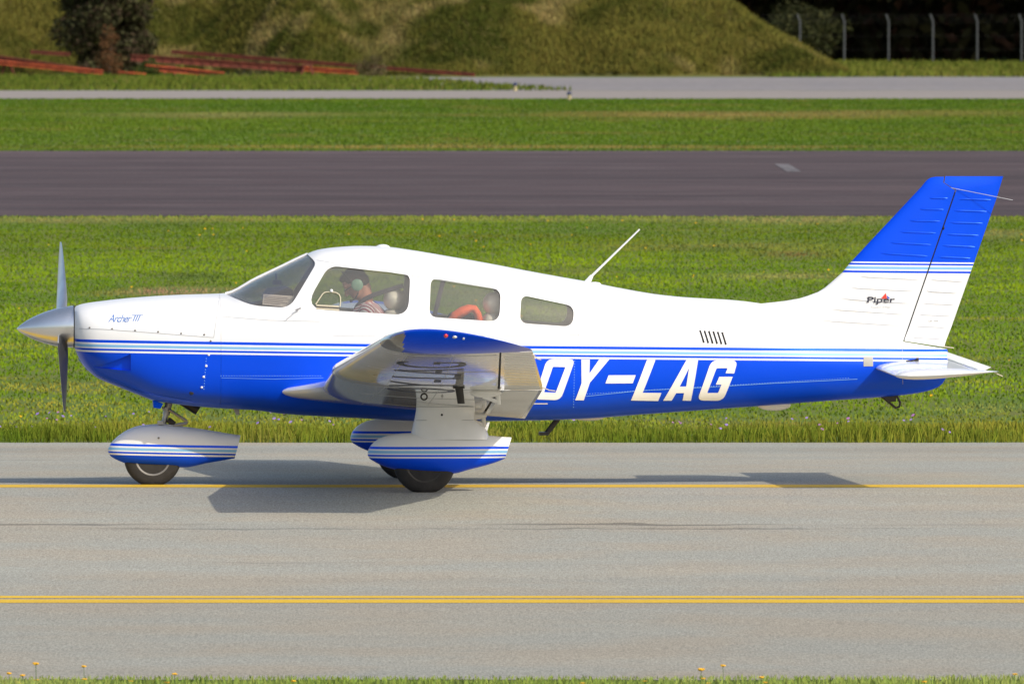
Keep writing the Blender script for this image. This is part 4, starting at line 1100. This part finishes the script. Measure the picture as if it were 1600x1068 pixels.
pts = [patch(270, 456, 75, 7, (.34, .21, .13), 1.0), patch(1240, 398, 65, 6, (.20, .115, .065), .95), patch(1150, 385, 200, 7, BR, .45), patch(300, 436, 60, 6, DK, .8), patch(1110, 392, 70, 5, DK, .7), patch(1240, 345, 160, 7, BR, .7),
       patch(240, 598, 80, 12, DG, .55), patch(560, 395, 200, 12, DG, .4), patch(100, 345, 200, 5, BR, .6), patch(1580, 520, 60, 14, DG, .7), patch(1350, 605, 120, 8, BR, .2), patch(700, 680, 900, 14, BR, .35), patch(1320, 440, 60, 10, DG, .5), patch(60, 530, 90, 10, DG, .3), patch(900, 425, 60, 6, BR, .3), patch(800, 343, 900, 4, BR, .5)]
_pr = random.Random(5); pts.append((0, gpt(800, 372)[1], 999, 9.0, (.085, .125, .010), .55)); pts.append((0, gpt(800, 660)[1], 999, 2.2, (.26, .24, .045), .5))
for _ in range(44): pts.append(patch(_pr.uniform(0, 1600), _pr.choice([360, 385, 410, 430, 450, 500, 540, 590, 620, 645]) + _pr.uniform(-8, 8), _pr.uniform(35, 130), _pr.uniform(4, 9), _pr.choice([DK, DG, DG, BR]), _pr.uniform(.35, .75)))
blades('grass', 330000, (-13, 13), (104.6, 180), .026, .022, (.100, .180, .009), (.205, .295, .014), (.36, .30, .055), 'green mown grass between the taxiway and the runway', seed=3, brown=pts)
blades('grass', 240000, (-42, 42), (104.6, 180), .03, .024, (.100, .180, .009), (.205, .295, .014), (.36, .30, .055), 'green mown grass between the taxiway and the runway', seed=33, dens=lambda x, d: (np.abs(x) > 12.5) * 1.0)
blades('verge_weeds', 62000, (-14, 14), (103.72, 107.6), .10, .010, (.10, .150, .014), (.26, .255, .035), (.42, .28, .11), 'taller mixed weeds and dry grass along the far edge of the taxiway', seed=5, lean=.6,
       hgain=lambda x, d: np.clip(.25 + .9 * vnoise(x, d, .9, 55) + .7 * vnoise(x, d, .28, 56) - .26 * (d - 104.3), .2, 1.6))
blades('grass', 260000, (-20, 20), (244.6, 340.5), .030, .04, (.060, .118, .010), (.100, .155, .016), (.20, .15, .045), 'green mown grass strip beyond the dark runway', seed=8,
       brown=[patch(1100, 180, 260, 5, (.28, .19, .07), .8), patch(350, 180, 200, 4, BR, .5), patch(700, 230, 700, 2.5, (.26, .19, .06), .8), patch(1450, 178, 200, 4, (.26, .19, .07), .6), patch(300, 215, 250, 8, DG, .3)])
blades('grass', 22000, (-24, 2.5), (383, 492), .14, .06, (.065, .100, .014), (.105, .13, .02), (.19, .15, .06), 'green grass strip in front of the rusty beams', seed=12, dens=lambda x, d: (x < np.interp(d, [383, 400, 430, 460, 475, 492], [2.0, .6, -1.5, -3.5, -6.5, -8.0])) * 1.0)
blades('grass', 26000, (10, 40), (482, 602), .20, .07, (.075, .100, .015), (.125, .14, .025), (.19, .15, .05), 'grass strip along the foot of the fence', seed=14)
blades('grass', 26000, (-3.6, 3.6), (66.3, 70.75), .062, .009, (.22, .29, .06), (.33, .38, .11), (.44, .38, .2), 'blurred grass at the near edge of the taxiway', seed=17, lean=.7,
       hgain=lambda x, d: np.clip(1.15 - .5 * (d - 69.2), .25, 1.2) * (.7 + .7 * vnoise(x, d, .5, 77)))
# small flowers scattered in the turf
def dots(name, n, xr, dr, zr, size, cols, label, seed, cl=None):
    r = np.random.default_rng(seed); x = r.uniform(*xr, n); d = r.uniform(*dr, n)
    if cl is not None: k = r.random(n) < cl(x, d); x, d = x[k], d[k]; n = len(x)
    y = d - DIST; z = gz(y) + r.uniform(*zr, n); V = []
    th = np.linspace(0, 2 * math.pi, 7)[:-1]; s = size * r.uniform(.6, 1.3, n); tx = r.uniform(-.5, .5, n)
    V = np.stack([np.stack([x + np.cos(t) * s, y + np.sin(t) * s * .8, z + np.sin(t) * s * .6 + np.cos(t) * s * tx], 1) for t in th], 1)
    col = np.array(cols)[r.integers(0, len(cols), n)]
    o = np_obj(name, V, 6, M_blade, col); tag(o, label=label, cat='wildflowers', kind='stuff'); return o
dots('purple_wildflowers', 420, (-13, 13), (103.9, 106), (.08, .20), .013, [(.30, .20, .55), (.38, .26, .60), (.45, .2, .45)], 'tiny purple wildflowers among the weeds of the taxiway verge', 21, lambda x, d: (vnoise(x, d, 1.1, 91) > .56) * 1.0)
dots('yellow_wildflowers', 330, (-14, 14), (105, 178), (.05, .09), .013, [(.75, .42, .02), (.6, .38, .04)], 'tiny yellow wildflowers scattered over the mown grass', 23, lambda x, d: (vnoise(x, d, 3.0, 92) > .5) * 1.0)

# foreground yellow flowers, one thing each
def flower_src():
    mbs = MB(); mbs.tube([(0, 0, -.05), (.004, 0, .5), (0, .002, 1.0)], .0016, 5)
    return mbs
M_stem = simple('flower_stem', (.09, .15, .03), .7); M_yf = simple('yellow_petals', (.80, .42, .01), .6)
stem_me = bpy.data.meshes.new('stem'); 
fl = [(55, 1037), (13, 1052), (34, 1055), (28, 1066), (56, 1062), (130, 1041), (131, 1061), (204, 1064), (272, 1053), (260, 1066), (458, 1064), (1096, 1046), (1130, 1040), (1099, 1060), (1107, 1067), (1190, 1058), (1196, 1066), (1008, 1064), (1445, 1065), (1587, 1053), (910, 1067)]
f0 = None
for i, (px, py) in enumerate(fl):
    d = 70.0 - random.random() * 1.0; x = (px - 800) / F * d; zt = CH - (py - H0) / F * d; g0 = float(gz(d - DIST)); hgt = zt - g0
    if f0 is None:
        f0 = thing('yellow_wildflower', 'x', 'flower', (0, 0, 0), 'yellow flowers at the near taxiway edge', world=True)
        a = MB(); a.tube([(0, 0, -.03), (.006, .002, hgt * .5), (0, 0, hgt)], .0018, 5); base_h = hgt
        sm_ = a.obj('stem', M_stem, f0)
        b = MB(); 
        for k in range(9):
            t = k * 2.39996; rr = .015 * math.sqrt(k / 9) ; b.ell((rr * math.cos(t), rr * math.sin(t), hgt + .003 * math.cos(k)), (.0085, .0085, .0055), 8, 5)
        b.obj('flower_head', M_yf, f0); r = f0
    else:
        r = f0.copy(); C.objects.link(r)
        for ch in list(f0.children):
            c = ch.copy(); C.objects.link(c); c.parent = r
    s = hgt / base_h; r.location = (x, d - DIST, g0); r.scale = (max(.8, min(1.3, s)) , max(.8, min(1.3, s)), s); r.rotation_euler = (0, 0, random.random() * 6)
    r['label'] = 'small yellow wildflower on a thin stem in the grass at the near taxiway edge'

# ------------------------------------------------------------------ hill
def hill_h(x, d):
    x = np.asarray(x, float); d = np.asarray(d, float)
    foot = 491 + 9 * (x < -8) * np.clip((-8 - x) / 6, 0, 1) + 1.2 * np.sin(x * .9)
    f = (d - foot) * .42; xr = 13.2 + .35 * np.sin(d * .8) - .0 * d; r_ = (xr - x) * .60; b = (575 - d) * .5
    z = np.minimum(np.minimum(f, r_), b); z = np.minimum(z, 9.0)
    soft = np.where(z > 0, z, 0); n = (vnoise(x, d, 3.0, 61) - .5) * .5 + (vnoise(x, d, .9, 62) - .5) * .22
    return gz(d - DIST) + np.where(z > -.3, soft + n * np.clip(z * 1.5, 0, 1), -.2)
xs = np.linspace(-70, 16, 260); ds = np.linspace(488, 577, 150); X, D = np.meshgrid(xs, ds); Z = hill_h(X, D)
V = np.stack([X.ravel(), D.ravel() - DIST, Z.ravel()], 1); w = len(xs)
Fc = [(r * w + i, r * w + i + 1, (r + 1) * w + i + 1, (r + 1) * w + i) for r in range(len(ds) - 1) for i in range(w - 1)]
G_hill = ground_mat('hill_turf', (.06, .065, .014), (.12, .105, .025), (.15, .12, .04), 1.2)
tag(obj('hill', V, Fc, G_hill, None, 180, fix=False), kind='structure')
blades('hill_grass', 330000, (-27, 14.5), (488, 512), .22, .05, (.060, .070, .014), (.150, .136, .030), (.36, .28, .11), 'long uncut grass with dry straw patches on the hill', seed=31, lean=1.0, zfun=hill_h, dens=lambda x, d: (hill_h(x, d) > gz(d - DIST) + .02) * 1.0)
# ------------------------------------------------------------------ trees
def leafquads(n, sampler, size, cols, seed, bright=None):
    r = np.random.default_rng(seed); P = sampler(r, n); n = len(P); u = r.normal(size=(n, 3)); u /= np.linalg.norm(u, axis=1)[:, None]; v = np.cross(u, r.normal(size=(n, 3))); v /= np.linalg.norm(v, axis=1)[:, None]
    s = (size * r.uniform(.5, 1.4, n))[:, None]; V = np.stack([P - u * s, P + v * s * .5, P + u * s, P - v * s * .5], 1)
    c = np.array(cols)[r.integers(0, len(cols), n)] * r.uniform(.6, 1.4, (n, 1)); return V, c
def wood():
    def samp(r, n):
        x = r.uniform(-25, 55, n); d = r.uniform(606, 680, n); z = r.uniform(-.6, 15, n)
        under = z < 3.0 + 1.3 * vnoise(x, d, 3, 71)
        keep = (~under & (d < 634 + 8 * vnoise(x, z * 1.0, 2.5, 73)) & (vnoise(x * 1.0, z * 1.3 + d, 1.6, 74) > .15)) | (under & (d > 622))
        return np.stack([x, d - DIST, z], 1)[keep]
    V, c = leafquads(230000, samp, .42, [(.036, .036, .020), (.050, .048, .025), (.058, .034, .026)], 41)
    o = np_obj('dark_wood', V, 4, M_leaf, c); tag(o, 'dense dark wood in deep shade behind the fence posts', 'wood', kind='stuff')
wood()
def tree(name, label, x, d, h, cw, trunk_r, n, leaf, cols, seed, crown_lo=.15, lumps=14, shape='round', group=None):
    g = float(gz(d - DIST)); root = thing(name, label, 'tree' if h > 3 else 'shrub', (x, d - DIST, g), group, world=True); OFF[root.name] = Vector((0, 0, 0))
    rr = random.Random(seed); mb = MB(); mb.tube([(0, 0, -.1), (rr.uniform(-.1, .1), 0, h * .3), (rr.uniform(-.2, .2), .1, h * .7), (0, 0, h * .92)], [trunk_r, trunk_r * .8, trunk_r * .4, trunk_r * .12], 8)
    for k in range(12):
        a = rr.uniform(0, 6.28); z0 = h * rr.uniform(.12, .75); L_ = cw * rr.uniform(.25, .46) * (1 - z0 / h * .6); mb.tube([(0, 0, z0), (math.cos(a) * L_ * .5, math.sin(a) * L_ * .5, z0 + L_ * .3), (math.cos(a) * L_, math.sin(a) * L_, z0 + L_ * .5)], [trunk_r * .35, trunk_r * .22, trunk_r * .07], 6)
    mb.obj('trunk', simple('bark', (.07, .05, .035), .9, bump=.5), root)
    C_ = []
    for k in range(lumps):
        t = k / max(1, lumps - 1); z = h * (crown_lo + (.95 - crown_lo) * t)
        wr = (1 - t) ** .8 * .42 + .06 if shape == 'cone' else math.sin(math.pi * min(1, .18 + t * .75)) * .40
        for q in range(3 if t < .8 else 1):
            a = rr.uniform(0, 6.28); C_.append((math.cos(a) * cw * wr * rr.uniform(.4, .95), math.sin(a) * cw * wr * rr.uniform(.4, .95), z, cw * rr.uniform(.12, .22)))
    C_ = np.array(C_)
    def samp(r, n):
        i = r.integers(0, len(C_), n); u = r.normal(size=(n, 3)); u /= np.linalg.norm(u, axis=1)[:, None]; rad = r.random(n) ** .4
        return C_[i, :3] + u * (C_[i, 3] * rad)[:, None] * np.array([1.1, 1.1, .8])
    V, c = leafquads(n, samp, leaf, cols, seed); o = np_obj('crown', V, 4, M_leaf, c); o.parent = root
    return root
tree('conifer_tree', 'dark evergreen tree standing in front of the hill at the left behind the beams', (163 - 800) / F * 496, 496, 6.2, 4.6, .12, 26000, .10, [(.050, .050, .026), (.070, .070, .032), (.058, .042, .028)], 5, .02, 16, 'round')
tree('withered_tree', 'small reddish brown withered conifer in front of the dark evergreen', (170 - 800) / F * 492, 492, 1.95, 1.35, .03, 2600, .045, [(.17, .075, .035), (.12, .06, .03), (.08, .06, .03)], 6, .05, 10, 'cone')
tree('leafy_bush', 'olive green bush behind the fence at the end of the hill', (1243 - 800) / F * 604, 604, 2.7, 5.2, .06, 7000, .11, [(.036, .042, .018), (.052, .054, .022), (.030, .032, .016)], 9, .12, 10, 'round')
tree('low_shrub', 'low scraggly shrub growing between the rusty beams and the hill foot', (585 - 800) / F * 488, 488, .75, 1.7, .02, 1500, .045, [(.10, .085, .04), (.14, .11, .06)], 12, .05, 6, 'round')
tree('low_shrub', 'low green shrub right of the withered conifer in front of the beams', (235 - 800) / F * 487, 487, .65, 1.3, .02, 1300, .05, [(.05, .08, .02), (.07, .09, .03)], 13, .05, 6, 'round')

# ------------------------------------------------------------------ fence
FN = thing('perimeter_fence', 'wire perimeter fence on tall grey posts with bent tops before the dark wood', 'fence', (20, 600 - DIST, float(gz(508))), world=True); OFF[FN.name] = Vector((20, 508, float(gz(508))))
M_post = simple('galvanised_post', (.055, .06, .068), .6, metal=.1); g0 = float(gz(508)); sp_ = 69.2 / F * 600; xf = (1319 - 800) / F * 600
post = MB().tube([(0, 0, -.1), (0, 0, 2.05), (-.04, -.02, 2.15), (-.13, -.05, 2.40)], .045, 8)
pme = mesh_data('fence_post', post.v, post.f, M_post); finish(pme, 40)
for k in range(-9, 14):
    o = bpy.data.objects.new('fence_post', pme); C.objects.link(o); o.parent = FN; o.location = (xf + k * sp_ - 20, 0, 0); o.rotation_euler = (0, 0, .2 * math.sin(k * 2.3))
wm = MB()
for z in (.08, .7, 1.35, 2.0): wm.tube([(xf - 9 * sp_, 508, g0 + z), (xf + 13 * sp_, 508, g0 + z)], .0012, 4)
for z, o_ in ((2.18, -.06), (2.36, -.12)): wm.tube([(xf - 9 * sp_ + o_, 507.95, g0 + z), (xf + 13 * sp_ + o_, 507.95, g0 + z)], .0015, 4)
wm.obj('fence_wires', simple('fence_wire', (.12, .12, .12), .6), FN)

# ------------------------------------------------------------------ rusty beams
M_rust1 = simple('rusty_steel', (.13, .026, .014), .8, var=.35, scale=3); M_rust2 = simple('orange_rust_steel', (.42, .075, .022), .8, var=.4, scale=3)
def beam(label, a, b, th, d0, d1, mat):
    p = []
    for (px, py), d in ((a, d0), (b, d1)): p.append(Vector(((px - 800) / F * d, d - DIST, CH - (py - H0) / F * d)))
    g = float(gz(p[0].y)); root = thing('steel_beam', label, 'beam', tuple(p[0].lerp(p[1], .5)), 'rusty steel beams lying below the hill', world=True)
    OFF[root.name] = p[0].lerp(p[1], .5); t = (p[1] - p[0]).normalized(); s = Vector((-t.y, t.x, 0)).normalized(); u = t.cross(s); h = th / F * d0 / 2
    if u.z < 0: u = -u
    L_ = (p[1] - p[0]).length
    fl_ = MB()
    for sg in (-1, 1):
        q = [e + u * sg * h + s * k * .09 + u * j * .02 for e in p for k in (-1, 1) for j in (-1, 1)]
        fl_.add(q, [(0, 1, 3, 2), (4, 6, 7, 5), (0, 4, 5, 1), (2, 3, 7, 6), (0, 2, 6, 4), (1, 5, 7, 3)])
    fl_.obj('flanges', mat, root, 0)
    wb = MB(); n = max(4, int(L_ / (h * 3.2)))
    q = [e + u * k * h * .82 + s * j * .012 for e in p for k in (-1, 1) for j in (-1, 1)]
    wb.add(q, [(0, 1, 3, 2), (4, 6, 7, 5), (0, 4, 5, 1), (2, 3, 7, 6), (0, 2, 6, 4), (1, 5, 7, 3)])
    for i in range(n):
        e = p[0].lerp(p[1], (i + .5) / n); wb.box(e - s * .05, (.012, .03, h * .8))
    wb.obj('web', M_rust1, root, 0)
beam('long dark rusty beam at the far left, uppermost of those left of the tree', (-60, 82), (150, 112), 6, 491, 490, M_rust1)
beam('bright orange rusty beam at the far left, lowest of those left of the tree', (-60, 92), (160, 113), 5, 488, 487, M_rust2)
beam('short rusty beam just left of the dark evergreen, topmost and furthest back', (48, 81), (110, 85), 4, 494, 494, M_rust1)
beam('thick rusty beam starting right of the dark evergreen, middle of the stack', (205, 90), (475, 108), 9, 489, 488.5, M_rust1)
beam('longest thin rusty beam on top of the stack, reaching to the low shrub', (268, 81), (742, 117), 4, 492, 489, M_rust1)
beam('short orange rusty beam on the ground below the withered conifer', (185, 114.5), (228, 118), 5, 486, 486, M_rust2)
beam('orange rusty beam lowest in the stack right of the dark evergreen', (228, 105), (350, 117), 7, 487, 486.5, M_rust2)
beam('rusty beam behind the lowest orange one, ending near the middle of the stack', (330, 98), (560, 113), 5, 490.5, 489.5, M_rust2)
for i, (px, py, w, h) in enumerate([(12, 110, 18, 14), (265, 112, 12, 18), (480, 110, 12, 16)]):
    d = 488.2; x = (px - 800) / F * d; g = float(gz(d - DIST)); zt = CH - (py - 8 - H0) / F * d
    lab = ['dark rusty trestle under the beams at the far left', 'rusty trestle under the beam stack right of the evergreen', 'rusty trestle at the thin end of the beam stack'][i]
    t = thing('trestle', lab, 'trestle', (x, d - DIST, g), 'trestles under the beams', world=True); OFF[t.name] = Vector((0, 0, 0)); hh = max(.25, zt - g)
    mb = MB(); mb.box((0, 0, hh), (.22, .3, .03))
    mb.obj('top_bar', M_rust1, t, 0)
    for sx_ in (-1, 1):
        for sy in (-1, 1): MB().tube([(sx_ * .25, sy * .3, 0), (sx_ * .12, sy * .2, hh)], .035, 6).obj('leg', M_rust1, t)

# ------------------------------------------------------------------ taxiway edge lights
def edge_light(px, py, label):
    x, y = gpt(px, py); g = float(gz(y)); k = (y + DIST) / F
    r = thing('edge_light', label, 'light', (x, y, g), 'small edge lights by the path', world=True); OFF[r.name] = Vector((0, 0, 0))
    MB().lathe([(0, 4.2 * k), (.02, 4.2 * k), (.03, 3 * k), (8 * k, 2.6 * k), (8.2 * k, 1 * k)], (0, 0, 0), 'z', 14).obj('yellow_base', simple('yellow_base', (.34, .29, .15), .6), r)
    MB().lathe([(8.2 * k, 2.6 * k), (9 * k, 4 * k), (12 * k, 3.6 * k), (13.5 * k, 1.2 * k)], (0, 0, 0), 'z', 14).obj('dark_lens', simple('dark_lens', (.02, .025, .07), .2), r)
edge_light(805, 142.5, 'yellow edge light with a dark blue cap, left one of two beside the pale path')
edge_light(889.5, 156.5, 'yellow edge light with a black cap, right one of two beside the pale path')

# ------------------------------------------------------------------ light, sky, camera
sc = bpy.context.scene
w = bpy.data.worlds.new('World'); sc.world = w; w.use_nodes = True; nt = w.node_tree
sky = nt.nodes.new('ShaderNodeTexSky'); sky.sky_type = 'NISHITA'; sky.sun_disc = False
ldir = Vector((-.95, .90, -1.0)).normalized(); el = math.asin(-ldir.z)
sky.sun_elevation = el; sky.sun_rotation = math.atan2(-ldir.x, -ldir.y); sky.air_density = 1.0; sky.dust_density = 2.5; sky.ozone_density = 1.0
nt.links.new(sky.outputs[0], nt.nodes['Background'].inputs['Color']); nt.nodes['Background'].inputs['Strength'].default_value = .15
sl = bpy.data.lights.new('sun', 'SUN'); sl.energy = 3.0; sl.angle = math.radians(.5); sl.color = (1.0, .93, .79)
so = bpy.data.objects.new('sun', sl); C.objects.link(so); so.rotation_euler = ldir.to_track_quat('-Z', 'Y').to_euler(); so.location = (60, -60, 80)
cam = bpy.data.cameras.new('camera'); co = bpy.data.objects.new('camera', cam); C.objects.link(co); sc.camera = co
cam.sensor_width = 36; cam.lens = F / 1600 * 36; cam.clip_start = 1; cam.clip_end = 6000
co.location = (0, -DIST, CH); co.rotation_euler = (math.pi / 2 - math.atan((534 - H0) / F), 0, 0)
cam.dof.use_dof = True; cam.dof.focus_distance = 90.5; cam.dof.aperture_fstop = 13
sc.view_settings.view_transform = 'Standard'; sc.view_settings.look = 'None'; sc.view_settings.exposure = 0.26; sc.view_settings.gamma = 1
sc.render.engine = 'CYCLES'; sc.cycles.use_denoising = True; sc.cycles.max_bounces = 8; sc.cycles.transparent_max_bounces = 24
